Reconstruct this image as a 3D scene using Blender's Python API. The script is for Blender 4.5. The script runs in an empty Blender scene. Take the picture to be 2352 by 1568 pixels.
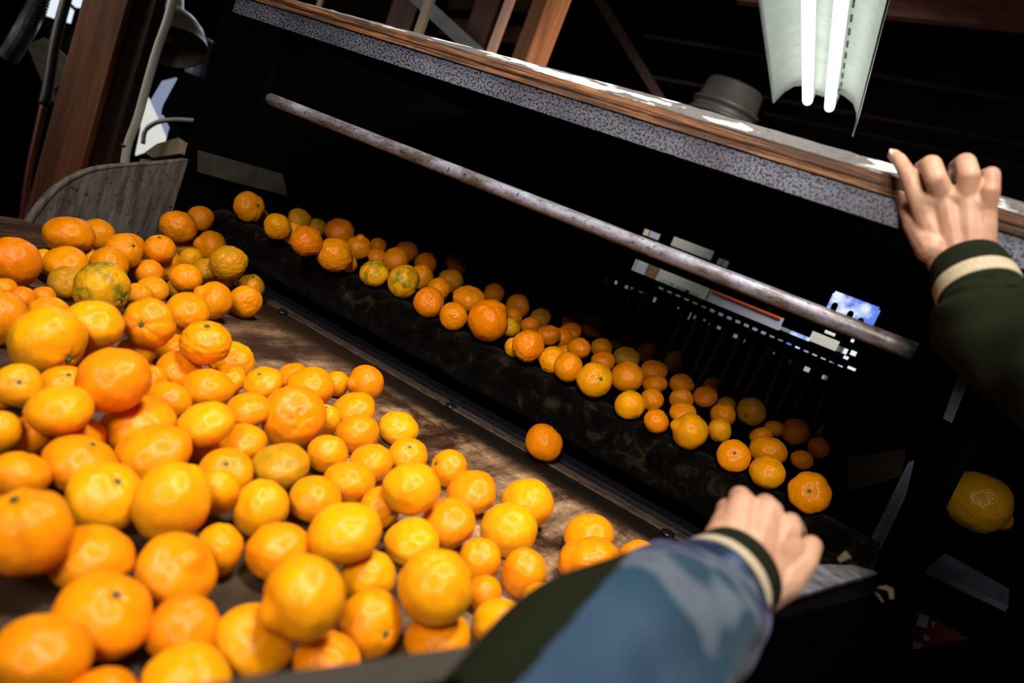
import bpy, bmesh, math, random
from mathutils import Vector, Matrix, noise
# ---------------------------------------------------------------- camera, world, light, exposure
CZ = 1.35                       # camera height above the shed floor
FPX, PCX, PCY = 1700.0, 1176.0, 784.0
R = ((0.80424, 0.40238, -0.43737), (0.46835, 0.02393, 0.88322), (0.36585, -0.91516, -0.16921))
scene = bpy.context.scene
COL = scene.collection
def L(x, y, z): return Vector((x, y, z + CZ))
def ray(px, py):
    c = ((px - PCX) / FPX, (py - PCY) / FPX, 1.0)
    return Vector([sum(R[i][k] * c[k] for k in range(3)) for i in range(3)])
def at(px, py, t): r = ray(px, py) * t; return L(*r)          # a point seen at this pixel, t metres deep
def atY(px, py, Y): r = ray(px, py); return L(*(r * (Y / r[1])))
def atX(px, py, X): r = ray(px, py); return L(*(r * (X / r[0])))
def atZ(px, py, z): r = ray(px, py); return L(*(r * (z / r[2])))
cam = bpy.data.cameras.new('camera'); camo = bpy.data.objects.new('camera', cam); COL.objects.link(camo)
cam.sensor_width = 36.0; cam.lens = 36.0 * FPX / 2352.0
xr, yr, zr = [Vector([R[i][k] for i in range(3)]) for k in range(3)]
M = Matrix((xr, -yr, -zr)).transposed().to_4x4(); M.translation = L(0, 0, 0)
camo.matrix_world = M; cam.clip_start = 0.02; cam.clip_end = 60
cam.dof.use_dof = True; cam.dof.focus_distance = 1.42; cam.dof.aperture_fstop = 26.02 / (0.0082 * 1000)
scene.camera = camo
w = bpy.data.worlds.new('world'); scene.world = w; w.use_nodes = True
w.node_tree.nodes['Background'].inputs[0].default_value = (0.45, 0.6, 1.0, 1); w.node_tree.nodes['Background'].inputs[1].default_value = 0.02
scene.view_settings.view_transform = 'Standard'; scene.view_settings.look = 'None'
scene.view_settings.gamma = 1.0; scene.view_settings.exposure = 0.0; scene.view_settings.use_curve_mapping = False
def area(name, loc, target, sx, sy, power, color, spread=180):
    l = bpy.data.lights.new(name, 'AREA'); l.shape = 'RECTANGLE'; l.size = sx; l.size_y = sy; l.spread = math.radians(spread); l.energy = power; l.color = color
    o = bpy.data.objects.new(name, l); COL.objects.link(o); o.location = loc
    o.rotation_euler = (target - loc).to_track_quat('-Z', 'Y').to_euler(); return o
area('skylight', L(0.15, -1.35, 1.34), L(-0.70, 1.7, -0.20), 0.5, 0.75, 11, (1.0, 0.92, 0.82), 52)
area('roof_light', L(-0.15, 0.25, 2.0), L(-0.50, .80, -0.40), 0.50, 0.35, 17, (1.0, 0.92, 0.80), 76)
area('back_room_daylight', L(-.35, 2.55, 1.75), L(-.35, 3.1, -.1), 0.9, 0.4, 70, (1.0, 0.96, 0.90), 120)
area('doorway_daylight', L(-3.9, -.4, .9), L(-2.7, 1.7, .25), 0.8, 1.0, 6.5, (1.0, 0.93, 0.84), 50)
area('far_doorway_daylight', L(-4.2, 3.6, 1.1), L(-1.6, 2.0, 0.0), 1.0, 1.0, 14, (0.75, 0.85, 1.0))

# ---------------------------------------------------------------- helpers
def mat(name, base=(.5, .5, .5), rough=.6, metal=0.0, spec=.5):
    m = bpy.data.materials.new(name); m.use_nodes = True
    b = m.node_tree.nodes['Principled BSDF']
    b.inputs['Base Color'].default_value = (*base, 1); b.inputs['Roughness'].default_value = rough
    b.inputs['Metallic'].default_value = metal; b.inputs['Specular IOR Level'].default_value = spec
    return m
def nd(m, t, **kw):
    n = m.node_tree.nodes.new(t)
    for k, v in kw.items():
        if k in n.inputs: n.inputs[k].default_value = v
        else: setattr(n, k, v)
    return n
def lk(m, a, b): m.node_tree.links.new(a, b)
def coords(m, scale=(1, 1, 1), rot=(0, 0, 0)):
    tc = nd(m, 'ShaderNodeTexCoord'); mp = nd(m, 'ShaderNodeMapping'); mp.inputs['Scale'].default_value = scale; mp.inputs['Rotation'].default_value = rot
    lk(m, tc.outputs['Object'], mp.inputs['Vector']); return mp.outputs['Vector']
def noise_ramp(m, vec, scale, stops, detail=4, rough=.6, dist=0.0):
    n = nd(m, 'ShaderNodeTexNoise'); n.inputs['Scale'].default_value = scale; n.inputs['Detail'].default_value = detail
    n.inputs['Roughness'].default_value = rough; n.inputs['Distortion'].default_value = dist; lk(m, vec, n.inputs['Vector'])
    r = nd(m, 'ShaderNodeValToRGB'); e = r.color_ramp.elements
    while len(e) < len(stops): e.new(.5)
    for k, (p, c) in enumerate(stops): e[k].position = p; e[k].color = (*c, 1) if len(c) == 3 else c
    lk(m, n.outputs['Fac'], r.inputs['Fac']); return r.outputs['Color'], n.outputs['Fac']
def mix(m, a, b, fac, mode='MIX'):
    x = nd(m, 'ShaderNodeMix', data_type='RGBA', blend_type=mode)
    for s, v in ((6, a), (7, b)):
        if isinstance(v, tuple): x.inputs[s].default_value = (*v, 1)
        else: lk(m, v, x.inputs[s])
    if isinstance(fac, float): x.inputs[0].default_value = fac
    else: lk(m, fac, x.inputs[0])
    return x.outputs[2]
def bump(m, h, strength=.3, dist=.002, prev=None):
    b = nd(m, 'ShaderNodeBump'); b.inputs['Strength'].default_value = strength; b.inputs['Distance'].default_value = dist
    lk(m, h, b.inputs['Height'])
    if prev is not None: lk(m, prev, b.inputs['Normal'])
    lk(m, b.outputs['Normal'], m.node_tree.nodes['Principled BSDF'].inputs['Normal']); return b.outputs['Normal']
def base(m, c): lk(m, c, m.node_tree.nodes['Principled BSDF'].inputs['Base Color'])
def simple(name, c1, c2, scale=(8, 8, 8), ns=4, rough=.6, metal=0., bs=.2, bd=.002, lo=.35, hi=.65, spec=.4):
    m = mat(name, c1, rough, metal, spec); v = coords(m, scale)
    c, f = noise_ramp(m, v, ns, [(lo, c1), (hi, c2)], 6); base(m, c); bump(m, f, bs, bd); return m
def emis(name, c, s):
    m = bpy.data.materials.new(name); m.use_nodes = True; b = m.node_tree.nodes['Principled BSDF']
    b.inputs['Base Color'].default_value = (.02, .02, .02, 1); b.inputs['Emission Color'].default_value = (*c, 1); b.inputs['Emission Strength'].default_value = s; return m
def link(name, me, m=None, parent=None):
    o = bpy.data.objects.new(name, me); COL.objects.link(o)
    if m is not None: me.materials.append(m)
    if parent is not None:
        o.parent = parent; o.matrix_parent_inverse = parent.matrix_world.inverted() if False else Matrix.Translation(-parent.location)
    return o
def obj(name, bm, m, parent=None, smooth=False):
    bmesh.ops.recalc_face_normals(bm, faces=bm.faces)
    me = bpy.data.meshes.new(name); bm.to_mesh(me); bm.free()
    if smooth:
        for p in me.polygons: p.use_smooth = True
    return link(name, me, m, parent)
def thing(name, label, cat, loc, group=None):
    o = bpy.data.objects.new(name, None); COL.objects.link(o); o.location = loc; o.empty_display_size = .05
    o['label'] = label; o['category'] = cat
    if group: o['group'] = group
    return o
def tag(o, label, cat, group=None, kind=None):
    o['label'] = label; o['category'] = cat
    if group: o['group'] = group
    if kind: o['kind'] = kind
    return o
def box(bm, c, s, rot=None, bev=0.0):
    r = bmesh.ops.create_cube(bm, size=1.0); vs = r['verts']
    for v in vs:
        p = Vector((v.co.x * s[0], v.co.y * s[1], v.co.z * s[2]))
        if rot is not None: p = rot @ p
        v.co = p + Vector(c)
    if bev > 0:
        es = list({e for v in vs for e in v.link_edges}); bmesh.ops.bevel(bm, geom=es, offset=bev, segments=2, affect='EDGES')
def prism(bm, pts, off):                # polygon extruded by a vector
    off = Vector(off); a = [bm.verts.new(p) for p in pts]; b = [bm.verts.new(Vector(p) + off) for p in pts]
    bm.faces.new(a); bm.faces.new(b[::-1]); n = len(a)
    for i in range(n): bm.faces.new((a[i], b[i], b[(i + 1) % n], a[(i + 1) % n]))
def beam(bm, a, b, wx, wy, side=Vector((1, 0, 0))):     # square bar between two points
    a = Vector(a); b = Vector(b); d = (b - a).normalized(); s = (side - d * side.dot(d)).normalized(); q = d.cross(s)
    pts = [a + s * wx / 2 * i + q * wy / 2 * j for i, j in ((1, 1), (1, -1), (-1, -1), (-1, 1))]; prism(bm, pts, b - a)
def sweep(bm, pts, rad, seg=16, caps=True, fold=None):
    n = len(pts); rings = []; pts = [Vector(p) for p in pts]; ref = Vector((0.13, .2, 1)).normalized()
    if abs((pts[-1] - pts[0]).normalized().dot(ref)) > .9: ref = Vector((1, .1, 0)).normalized()
    for i, p in enumerate(pts):
        d = (pts[min(i + 1, n - 1)] - pts[max(i - 1, 0)]).normalized(); s = d.cross(ref).normalized(); q = s.cross(d)
        r = rad[i] if isinstance(rad, (list, tuple)) else rad
        ring = []
        for k in range(seg):
            a = 2 * math.pi * k / seg; rr = r
            if fold: rr = r * (1 + fold(i, a))
            ring.append(bm.verts.new(p + (s * math.cos(a) + q * math.sin(a)) * rr))
        rings.append(ring)
    fs = []
    for i in range(n - 1):
        for k in range(seg): fs.append(bm.faces.new((rings[i][k], rings[i][(k + 1) % seg], rings[i + 1][(k + 1) % seg], rings[i + 1][k])))
    if caps: bm.faces.new(rings[0][::-1]); bm.faces.new(rings[-1])
    return rings
def smoothpts(pts, n=8):                # Catmull-Rom through the points
    P = [Vector(p) for p in pts]; P = [P[0] * 2 - P[1]] + P + [P[-1] * 2 - P[-2]]; out = []
    for i in range(1, len(P) - 2):
        for k in range(n):
            t = k / n; a, b, c, d = P[i - 1:i + 3]
            out.append(.5 * ((2 * b) + (c - a) * t + (2 * a - 5 * b + 4 * c - d) * t * t + (3 * b - a - 3 * c + d) * t ** 3))
    out.append(P[-2]); return out
def lathe(bm, prof, seg, origin, axis):  # profile of (radius, height)
    axis = Vector(axis).normalized(); s = axis.orthogonal().normalized(); q = axis.cross(s); rings = []
    for r, h in prof:
        rings.append([bm.verts.new(Vector(origin) + axis * h + (s * math.cos(2 * math.pi * k / seg) + q * math.sin(2 * math.pi * k / seg)) * r) for k in range(seg)])
    for i in range(len(prof) - 1):
        for k in range(seg): bm.faces.new((rings[i][k], rings[i][(k + 1) % seg], rings[i + 1][(k + 1) % seg], rings[i + 1][k]))
    return rings

# ---------------------------------------------------------------- measures (local z is relative to the lens)
ZF = -.417; LIPY = 1.335; RY, RZ, RR = 1.386, -.345, .053; ZB = -.303; XL = -1.66; YB = 2.42; XR = .13
# materials
wood_dark = simple('dark_wood', (.010, .005, .003), (.028, .012, .006), (3, 3, 3), 3, .8)
concrete = simple('floor_concrete', (.004, .0036, .0033), (.008, .007, .006), (1, 1, 1), 4, .9, spec=.1)
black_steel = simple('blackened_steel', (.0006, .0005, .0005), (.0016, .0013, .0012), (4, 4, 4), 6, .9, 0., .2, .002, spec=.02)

# ---------------------------------------------------------------- shed shell
def shell(name, c, s, m):
    bm = bmesh.new(); box(bm, c, s); o = obj(name, bm, m); o['kind'] = 'structure'; return o
shell('floor', (-1, 2, -.05), (11, 12, .1), concrete)
shell('ceiling', (-1, 2, 3.75), (11, 12, .1), wood_dark)
shell('wall_back', (-1, 7.0, 1.85), (11, .1, 3.7), wood_dark)
shell('wall_right', (4.0, 2, 1.85), (.1, 10, 3.7), wood_dark)
shell('wall_front', (-1, -3.5, 1.85), (11, .1, 3.7), wood_dark)
shell('wall_left', (-6.0, 2, 1.85), (.1, 10, 3.7), wood_dark)

# ---------------------------------------------------------------- feed tray
tray_wood = mat('worn_tray_wood', (.2, .13, .08), .6, 0, .25)
v = coords(tray_wood, (34, 3.2, 4), (0, 0, .30)); c1, f1 = noise_ramp(tray_wood, v, 1.0, [(.28, (.030, .018, .010)), (.42, (.20, .12, .065)), (.58, (.46, .29, .17)), (.75, (.55, .37, .24))], 8, .62)
v2 = coords(tray_wood, (1, 1, 1)); c2, f2 = noise_ramp(tray_wood, v2, 5.5, [(.42, (.12, .08, .06)), (.58, (1, 1, 1))], 6, .65, .4)
c3, f3 = noise_ramp(tray_wood, v2, 120, [(.3, (.55, .5, .45)), (.6, (1, 1, 1))], 3)
cc = mix(tray_wood, c1, c2, 1.0, 'MULTIPLY'); cc = mix(tray_wood, cc, c3, .8, 'MULTIPLY')
# grime band worn along the lip
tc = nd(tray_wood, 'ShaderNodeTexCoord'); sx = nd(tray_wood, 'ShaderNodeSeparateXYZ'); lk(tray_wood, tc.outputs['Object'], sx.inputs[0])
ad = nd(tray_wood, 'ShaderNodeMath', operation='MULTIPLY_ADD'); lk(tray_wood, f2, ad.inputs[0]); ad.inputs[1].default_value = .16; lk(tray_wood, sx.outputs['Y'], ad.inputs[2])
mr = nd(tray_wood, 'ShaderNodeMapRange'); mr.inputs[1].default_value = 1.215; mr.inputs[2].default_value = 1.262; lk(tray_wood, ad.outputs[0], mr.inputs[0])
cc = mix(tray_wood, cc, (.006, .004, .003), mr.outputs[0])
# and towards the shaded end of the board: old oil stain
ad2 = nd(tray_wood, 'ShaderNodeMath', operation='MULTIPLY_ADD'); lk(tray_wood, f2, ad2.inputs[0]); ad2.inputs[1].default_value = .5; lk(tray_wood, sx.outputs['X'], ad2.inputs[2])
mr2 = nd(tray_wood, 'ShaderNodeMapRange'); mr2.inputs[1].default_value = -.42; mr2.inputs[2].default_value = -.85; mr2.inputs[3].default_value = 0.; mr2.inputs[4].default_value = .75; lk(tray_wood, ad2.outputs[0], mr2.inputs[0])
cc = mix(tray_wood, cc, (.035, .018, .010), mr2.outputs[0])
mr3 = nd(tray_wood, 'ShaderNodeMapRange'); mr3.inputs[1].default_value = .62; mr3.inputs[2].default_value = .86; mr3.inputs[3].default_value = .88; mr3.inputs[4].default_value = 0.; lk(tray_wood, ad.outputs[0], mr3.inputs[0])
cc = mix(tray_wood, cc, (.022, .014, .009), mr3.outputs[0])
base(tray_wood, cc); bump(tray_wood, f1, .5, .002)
panel_mat = mat('grey_worn_panel', (.12, .11, .11), .6, 0, .3)
v = coords(panel_mat, (60, 60, 9)); c1, f1 = noise_ramp(panel_mat, v, 1.2, [(.35, (.060, .045, .037)), (.65, (.15, .135, .13))], 8)
v2 = coords(panel_mat, (1, 1, 1)); c2, f2 = noise_ramp(panel_mat, v2, 60, [(.32, (.25, .2, .15)), (.42, (1, 1, 1))], 4); base(panel_mat, mix(panel_mat, c1, c2, 1.0, 'MULTIPLY')); bump(panel_mat, f1, .4, .002)
plank_mat = simple('weathered_plank', (.022, .017, .013), (.042, .034, .027), (4, 1, 14), 3, .7, 0, .3)
strip_mat = simple('grimy_metal_strip', (.020, .014, .011), (.13, .09, .065), (6, 30, 6), 5, .5, 0, .4, .001)
rubber = simple('black_rubber', (.003, .003, .005), (.011, .011, .017), (30, 30, 30), 5, .38, 0, .3, .001)
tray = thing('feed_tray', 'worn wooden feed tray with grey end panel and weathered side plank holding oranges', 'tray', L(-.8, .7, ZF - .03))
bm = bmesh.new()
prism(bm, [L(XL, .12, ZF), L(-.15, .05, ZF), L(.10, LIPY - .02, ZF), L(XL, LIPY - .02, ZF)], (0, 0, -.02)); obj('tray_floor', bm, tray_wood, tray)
# end panel: plate with a rounded front corner, seen past the pile
pts = [(52, 548), (62, 520), (80, 490), (100, 465), (128, 436), (160, 413), (196, 396), (235, 386), (290, 380), (360, 376), (432, 369), (432, 372), (418, 560)]
PX = XL + .012
top = [atX(x, y, PX) for x, y in pts[:11]]
zz = L(0, 0, ZF - .16).z
poly = top + [Vector((PX, top[-1].y, zz)), Vector((PX, top[0].y - .02, zz))]
bm = bmesh.new(); prism(bm, poly, (-.022, 0, 0)); obj('end_panel', bm, panel_mat, tray)
# thickness rim of the end panel
bm = bmesh.new(); sweep(bm, [p + Vector((-.004, 0, 0)) for p in smoothpts(top, 3)], [.0105 - .00019 * k for k in range(31)], 8); obj('panel_rim', bm, panel_mat, tray, True)
# side plank nearest the person
PZ = -.245; a = atZ(663, 1541, PZ); b = atZ(1840, 1372, PZ); c = atZ(2012, 1320, PZ)
d = (b - a); d.z = 0; d.normalize(); nrm = Vector((d.y, -d.x, 0)); a2 = a - d * .22
bm = bmesh.new(); pe = a.lerp(b, .76); prism(bm, [a2, pe, pe - Vector((0, 0, .20)), a2 - Vector((0, 0, .20))], nrm * .022); obj('side_plank', bm, plank_mat, tray)
galv = simple('scuffed_galvanised_plate', (.05, .05, .06), (.19, .185, .21), (8, 8, 8), 5, .45, .3, .3, .001)
bm = bmesh.new(); b0 = atZ(1800, 1378, PZ + .003)
prism(bm, [b0, c + Vector((0, 0, .004)), atZ(1965, 1298, PZ + .003), atZ(1880, 1296, PZ + .003), atZ(1800, 1310, PZ + .003)], (0, 0, -.004)); obj('corner_plate', bm, galv, tray)
bm = bmesh.new(); prism(bm, [pe - Vector((0, 0, .006)), c - Vector((0, 0, .006)), c - Vector((0, 0, .17)), pe - Vector((0, 0, .17))], nrm * .02); obj('corner_frame', bm, black_steel, tray)
# outlet strip, rubber lip, bolts
bm = bmesh.new(); box(bm, L(-.77, 1.262, ZF + .002), (1.75, .032, .005), bev=.0015); obj('metal_strip', bm, strip_mat, tray)
bm = bmesh.new(); box(bm, L(-.77, 1.3075, ZF + .004), (1.75, .052, .014), bev=.005); box(bm, L(-.77, 1.322, ZF - .06), (1.75, .012, .12)); obj('rubber_lip', bm, rubber, tray)
for bx, by in ((650, 714), (1037, 930), (1535, 1222)):
    p = atZ(bx, by, ZF + .006); bm = bmesh.new(); lathe(bm, [(0.0001, .004), (.006, .0038), (.009, .001), (.012, 0.0005), (.0125, -.003)], 20, p, (0, 0, 1)); obj('bolt', bm, rubber, tray, True)

# ---------------------------------------------------------------- washer / sorting machine with raised lid
mach = thing('fruit_washing_machine', 'dark steel fruit washing machine with raised lid, brush roller and cross rod', 'machine', L(-.75, 1.9, ZB - .3))
brush = mat('brush_roller_bristle', (.02, .015, .01), .8, 0, .03)
v = coords(brush, (1, 1, 1)); c1, f1 = noise_ramp(brush, v, 26, [(.42, (.0004, .0003, .0002)), (.56, (.0035, .0022, .0012)), (.66, (.018, .013, .008)), (.8, (.045, .036, .027))], 7, .65, .6); base(brush, c1)
c2, f2 = noise_ramp(brush, v, 300, [(.3, (0, 0, 0)), (.7, (1, 1, 1))], 4); bump(brush, f2, .7, .003)
brush.node_tree.nodes['Principled BSDF'].inputs['Sheen Weight'].default_value = .02
brush.node_tree.nodes['Principled BSDF'].inputs['Sheen Roughness'].default_value = .5
bm = bmesh.new(); lathe(bm, [(.012, 0), (RR, 0)] + [(RR, k * 1.72 / 40) for k in range(1, 40)] + [(RR, 1.72), (.012, 1.72)], 72, L(XL + .03, RY, RZ), (1, 0, 0))
for vtx in bm.verts:
    cy = Vector((vtx.co.x, RY, RZ + CZ)); dv = vtx.co - cy
    if dv.length > .03: vtx.co = cy + dv * (1 + .02 * noise.noise(vtx.co * 30))
obj('brush_roller', bm, brush, mach, True)
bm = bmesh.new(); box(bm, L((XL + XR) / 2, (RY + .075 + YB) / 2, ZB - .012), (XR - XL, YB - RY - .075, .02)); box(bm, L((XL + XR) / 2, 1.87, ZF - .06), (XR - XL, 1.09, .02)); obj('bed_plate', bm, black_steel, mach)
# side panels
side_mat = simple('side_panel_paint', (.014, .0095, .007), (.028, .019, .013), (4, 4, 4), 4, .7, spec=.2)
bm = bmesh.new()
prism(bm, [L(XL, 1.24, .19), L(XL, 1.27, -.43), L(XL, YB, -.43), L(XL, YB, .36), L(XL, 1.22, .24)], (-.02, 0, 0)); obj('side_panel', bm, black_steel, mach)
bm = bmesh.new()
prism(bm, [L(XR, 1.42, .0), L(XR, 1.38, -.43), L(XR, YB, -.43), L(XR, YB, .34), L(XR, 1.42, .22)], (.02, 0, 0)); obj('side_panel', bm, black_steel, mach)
# grey deflector flap at the far end (pale triangle beyond the roller)
defl = simple('deflector_sheet', (.028, .023, .020), (.05, .042, .036), (5, 5, 5), 3, .6)
bm = bmesh.new(); q = [atX(455, 345, XL + .012), atX(650, 400, XL + .012), atX(660, 450, XL + .012), atX(545, 420, XL + .012), atX(455, 395, XL + .012)]
prism(bm, q, (-.004, 0, 0)); obj('deflector', bm, defl, mach)
# back panel with slots
holes = []
def opening(px, py, lpx, hpx, slope=.407):
    c = atY(px, py, YB); a = atY(px - lpx / 2, py - slope * lpx / 2, YB); b = atY(px + lpx / 2, py + slope * lpx / 2, YB)
    hz = abs(atY(px, py - hpx / 2, YB).z - atY(px, py + hpx / 2, YB).z)
    holes.append((min(a.x, b.x), max(a.x, b.x), c.z - hz / 2, c.z + hz / 2))
opening(1625, 676, 340, 31); opening(1815, 762, 90, 9); opening(1893, 783, 62, 26)
opening(1496, 538, 36, 16); opening(1590, 570, 92, 24); opening(1660, 603, 24, 16)
for k in range(22): opening(1518 + k * 19.6, 662 + k * 8.5, 11, 4 + (3 if 5 < k < 13 else 0))
for (x, y, l_, h) in ((1392, 640, 7, 18), (1415, 647, 6, 12), (1437, 655, 13, 15), (1452, 661, 6, 13), (1473, 668, 11, 9), (1487, 675, 7, 12), (1507, 687, 12, 18), (1523, 689, 4, 7), (1545, 700, 11, 11), (1558, 706, 4, 7), (1580, 724, 12, 20), (1595, 728, 5, 10), (1616, 734, 9, 5), (1631, 744, 6, 8), (1650, 752, 11, 8), (1667, 762, 8, 10), (1690, 772, 12, 10), (1706, 782, 8, 11), (1776, 810, 5, 6), (1812, 829, 13, 11), (1829, 836, 5, 9), (1853, 848, 13, 12), (1870, 855, 7, 7), (1895, 867, 13, 11), (1906, 765, 24, 8), (1958, 782, 7, 8), (1935, 804, 22, 14), (1960, 811, 13, 12), (1943, 821, 11, 8), (1956, 846, 18, 7)):
    opening(x, y, l_, h)
wx0 = atY(1905, 700, YB); opening(1957, 716, 112, 56, .30); opening(1968, 690, 100, 8)
xs = sorted({XL, XR} | {h[0] for h in holes} | {h[1] for h in holes}); zs = sorted({CZ - .48, CZ + .33} | {h[2] for h in holes} | {h[3] for h in holes})
xs = [x for x in xs if XL <= x <= XR]
bm = bmesh.new(); vv = {}
def gv(i, j):
    if (i, j) not in vv: vv[(i, j)] = bm.verts.new((xs[i], YB, zs[j]))
    return vv[(i, j)]
for i in range(len(xs) - 1):
    for j in range(len(zs) - 1):
        cx = (xs[i] + xs[i + 1]) / 2; cz = (zs[j] + zs[j + 1]) / 2
        if not any(h[0] < cx < h[1] and h[2] < cz < h[3] for h in holes): bm.faces.new((gv(i, j), gv(i + 1, j), gv(i + 1, j + 1), gv(i, j + 1)))
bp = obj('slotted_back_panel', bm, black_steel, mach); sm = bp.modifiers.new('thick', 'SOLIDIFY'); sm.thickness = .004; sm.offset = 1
# arched bars in the square outlet
for x, y in ((1917, 703), (1953, 722), (1976, 738)):
    p = atY(x, y, YB); bm = bmesh.new(); lathe(bm, [(.0001, .012), (.006, .010), (.009, .004), (.009, -.05)], 14, p - Vector((0, .004, 0)), (0, 0, 1)); obj('guide_pin', bm, black_steel, mach, True)
# hanging rubber fingers before the back panel
finger_mat = simple('hanging_finger_rubber', (.04, .024, .014), (.10, .06, .04), (20, 20, 20), 6, .7)
proto = None
for k in range(34):
    x = -1.42 + k * .0455
    if proto is None:
        bm = bmesh.new(); sweep(bm, smoothpts([(0, 0, 0), (.004, -.015, -.10), (.006, -.04, -.19)], 4), [.012, .0118, .0115, .011, .0105, .010, .009, .008, .0065], 10)
        proto = obj('hanging_finger', bm, finger_mat, None, True); f = proto
    else:
        f = proto.copy(); COL.objects.link(f)
    f.parent = mach; f.matrix_parent_inverse = Matrix.Translation(-mach.location)
    f.location = L(x, 2.26, -.095 + .01 * math.sin(k * 1.7)); f.rotation_euler = (0, 0, .3 * math.sin(k * 2.3))
bm = bmesh.new(); box(bm, L((XL + XR) / 2, 2.26, -.09), (XR - XL, .03, .022)); obj('finger_rail', bm, black_steel, mach)
# cross rod
rodm = mat('galvanised_rod', (.3, .28, .32), .42, .35, .5)
v = coords(rodm, (1.0, 3, 3)); c1, f1 = noise_ramp(rodm, v, 14, [(.42, (.09, .07, .06)), (.55, (.21, .21, .27)), (.72, (.36, .38, .50))], 9, .75)
v2 = coords(rodm, (1, 1, 1)); c2, f2 = noise_ramp(rodm, v2, 150, [(.34, (.25, .17, .12)), (.42, (1, 1, 1))], 5); base(rodm, mix(rodm, c1, c2, 1.0, 'MULTIPLY')); bump(rodm, f2, .3, .001)
bm = bmesh.new(); r0 = .0113; Lr = 1.20
lathe(bm, [(.001, -.002), (r0, 0)] + [(r0 * (1 + .015 * math.sin(k * 2.1)), k * Lr / 30) for k in range(1, 30)] + [(r0, Lr), (.001, Lr)], 28, L(-1.19, 1.03, .0155), (1, 0, 0)); obj('cross_rod', bm, rodm, mach, True)

for bx in (-1.19, .01):
    bm = bmesh.new(); box(bm, L(bx, 1.04, .075), (.008, .05, .15)); obj('rod_bracket', bm, black_steel, mach)
# lid: sheet with speckled flange, plywood edge and flaking painted cap
speck = mat('pitted_zinc_flange', (.3, .3, .34), .55, .2, .4)
v = coords(speck, (1, 1, 1)); c1, f1 = noise_ramp(speck, v, 300, [(.44, (.008, .006, .005)), (.48, (.100, .108, .145))], 1, .5, .1)
c2, f2 = noise_ramp(speck, v, 9, [(.3, (.45, .43, .45)), (.7, (1.15, 1.15, 1.2))], 3); base(speck, mix(speck, c1, c2, 1.0, 'MULTIPLY')); bump(speck, f1, .3, .001)
ply = mat('plywood_edge', (.2, .1, .04), .5, 0, .4)
v = coords(ply, (3.0, 60, 130)); c1, f1 = noise_ramp(ply, v, 2.6, [(.36, (.006, .003, .002)), (.47, (.050, .019, .007)), (.58, (.19, .078, .026)), (.72, (.46, .25, .10))], 7, .7, .5); base(ply, c1); bump(ply, f1, .9, .003)
paint = mat('flaking_grey_paint', (.2, .2, .2), .5, 0, .4)
v = coords(paint, (1.0, 2.2, 2.2)); c1, f1 = noise_ramp(paint, v, 13, [(.535, (.11, .105, .11)), (.545, (.66, .66, .64))], 9, .6, .2)
v2 = coords(paint, (1, 1, 1)); c2, f2 = noise_ramp(paint, v2, 90, [(.3, (.55, .5, .45)), (.5, (1, 1, 1))], 5); base(paint, mix(paint, c1, c2, 1.0, 'MULTIPLY')); bump(paint, f1, .25, .001)
Yb = .99
def bl(x, lo): return x
def lerp(a, b, t): return a + (b - a) * t
lidx = (-1.31, .62)
def section(bm, f, n=60):
    rows = []
    for i in range(n + 1):
        x = lerp(lidx[0], lidx[1], i / n); rows.append([bm.verts.new(L(x, y, z)) for y, z in f(x, i)])
    m_ = len(rows[0])
    for i in range(n):
        for k in range(m_): bm.faces.new((rows[i][k], rows[i + 1][k], rows[i + 1][(k + 1) % m_], rows[i][(k + 1) % m_]))
    bm.faces.new(rows[0]); bm.faces.new(rows[-1][::-1])
def topr(x): return lerp(.1965, .2125, min(1, max(0, (x + 1.25) / .8)))
def capz(x): return lerp(.1960, .1985, min(1, max(0, (x + 1.25) / .8)))
jit = lambda i, s: .0012 * noise.noise(Vector((i * .7, s, 0)))
bm = bmesh.new(); section(bm, lambda x, i: [(Yb, .1435 * Yb), (Yb, .1745 * Yb), (Yb + .003, .1745 * Yb), (Yb + .003, .1435 * Yb + .0005)]); obj('speckled_flange', bm, speck, mach)
bm = bmesh.new(); section(bm, lambda x, i: [(Yb - .004 + jit(i, 1), .176 * Yb), (Yb - .004 + jit(i, 2), .183 * Yb), (Yb - .002 + jit(i, 3), .1845 * Yb), (Yb - .0045 + jit(i, 4), .187 * Yb), (Yb - .004 + jit(i, 5), capz(x) * Yb + jit(i, 9)), (Yb + .09, capz(x) * Yb + .012), (Yb + .09, .176 * Yb)], 120); obj('plywood_edge', bm, ply, mach)
bm = bmesh.new(); section(bm, lambda x, i: [(Yb - .0042, capz(x) * Yb - .0002), (Yb + .055, topr(x) * (Yb + .055) + jit(i, 7)), (Yb + .09, topr(x) * (Yb + .055) - .002), (Yb + .09, .19 * Yb)], 120); obj('painted_cap', bm, paint, mach)
bm = bmesh.new(); prism(bm, [L(XL, Yb + .004, .1435 * Yb + .001), L(XL, YB + .02, .27), L(XL, YB + .02, .30), L(XL, Yb + .09, .19)], (.62 - XL, 0, 0))
for vtx in bm.verts:
    if vtx.co.y < Yb + .2 and vtx.co.x < -1: vtx.co.x = -1.31
obj('lid_sheet', bm, black_steel, mach)
# pale painted upright at the near corner of the machine
bluep = simple('pale_blue_grey_paint', (.025, .032, .055), (.07, .08, .12), (14, 14, 3), 4, .6)
bm = bmesh.new()
for q in ([(2228, 868), (2200, 868), (2166, 960), (2186, 972)], [(2100, 1058), (2086, 1062), (1988, 1262), (2022, 1262), (2080, 1140)]):
    prism(bm, [atY(x, y, 1.41) for x, y in q], (0, .01, 0))
obj('corner_upright', bm, bluep, mach)
bm = bmesh.new(); prism(bm, [atY(1946, 1052, 1.72), atY(2080, 1030, 1.62), atY(2072, 1092, 1.62), atY(1946, 1130, 1.72)], (0, .006, 0)); obj('outlet_flap', bm, side_mat, mach)

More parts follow.
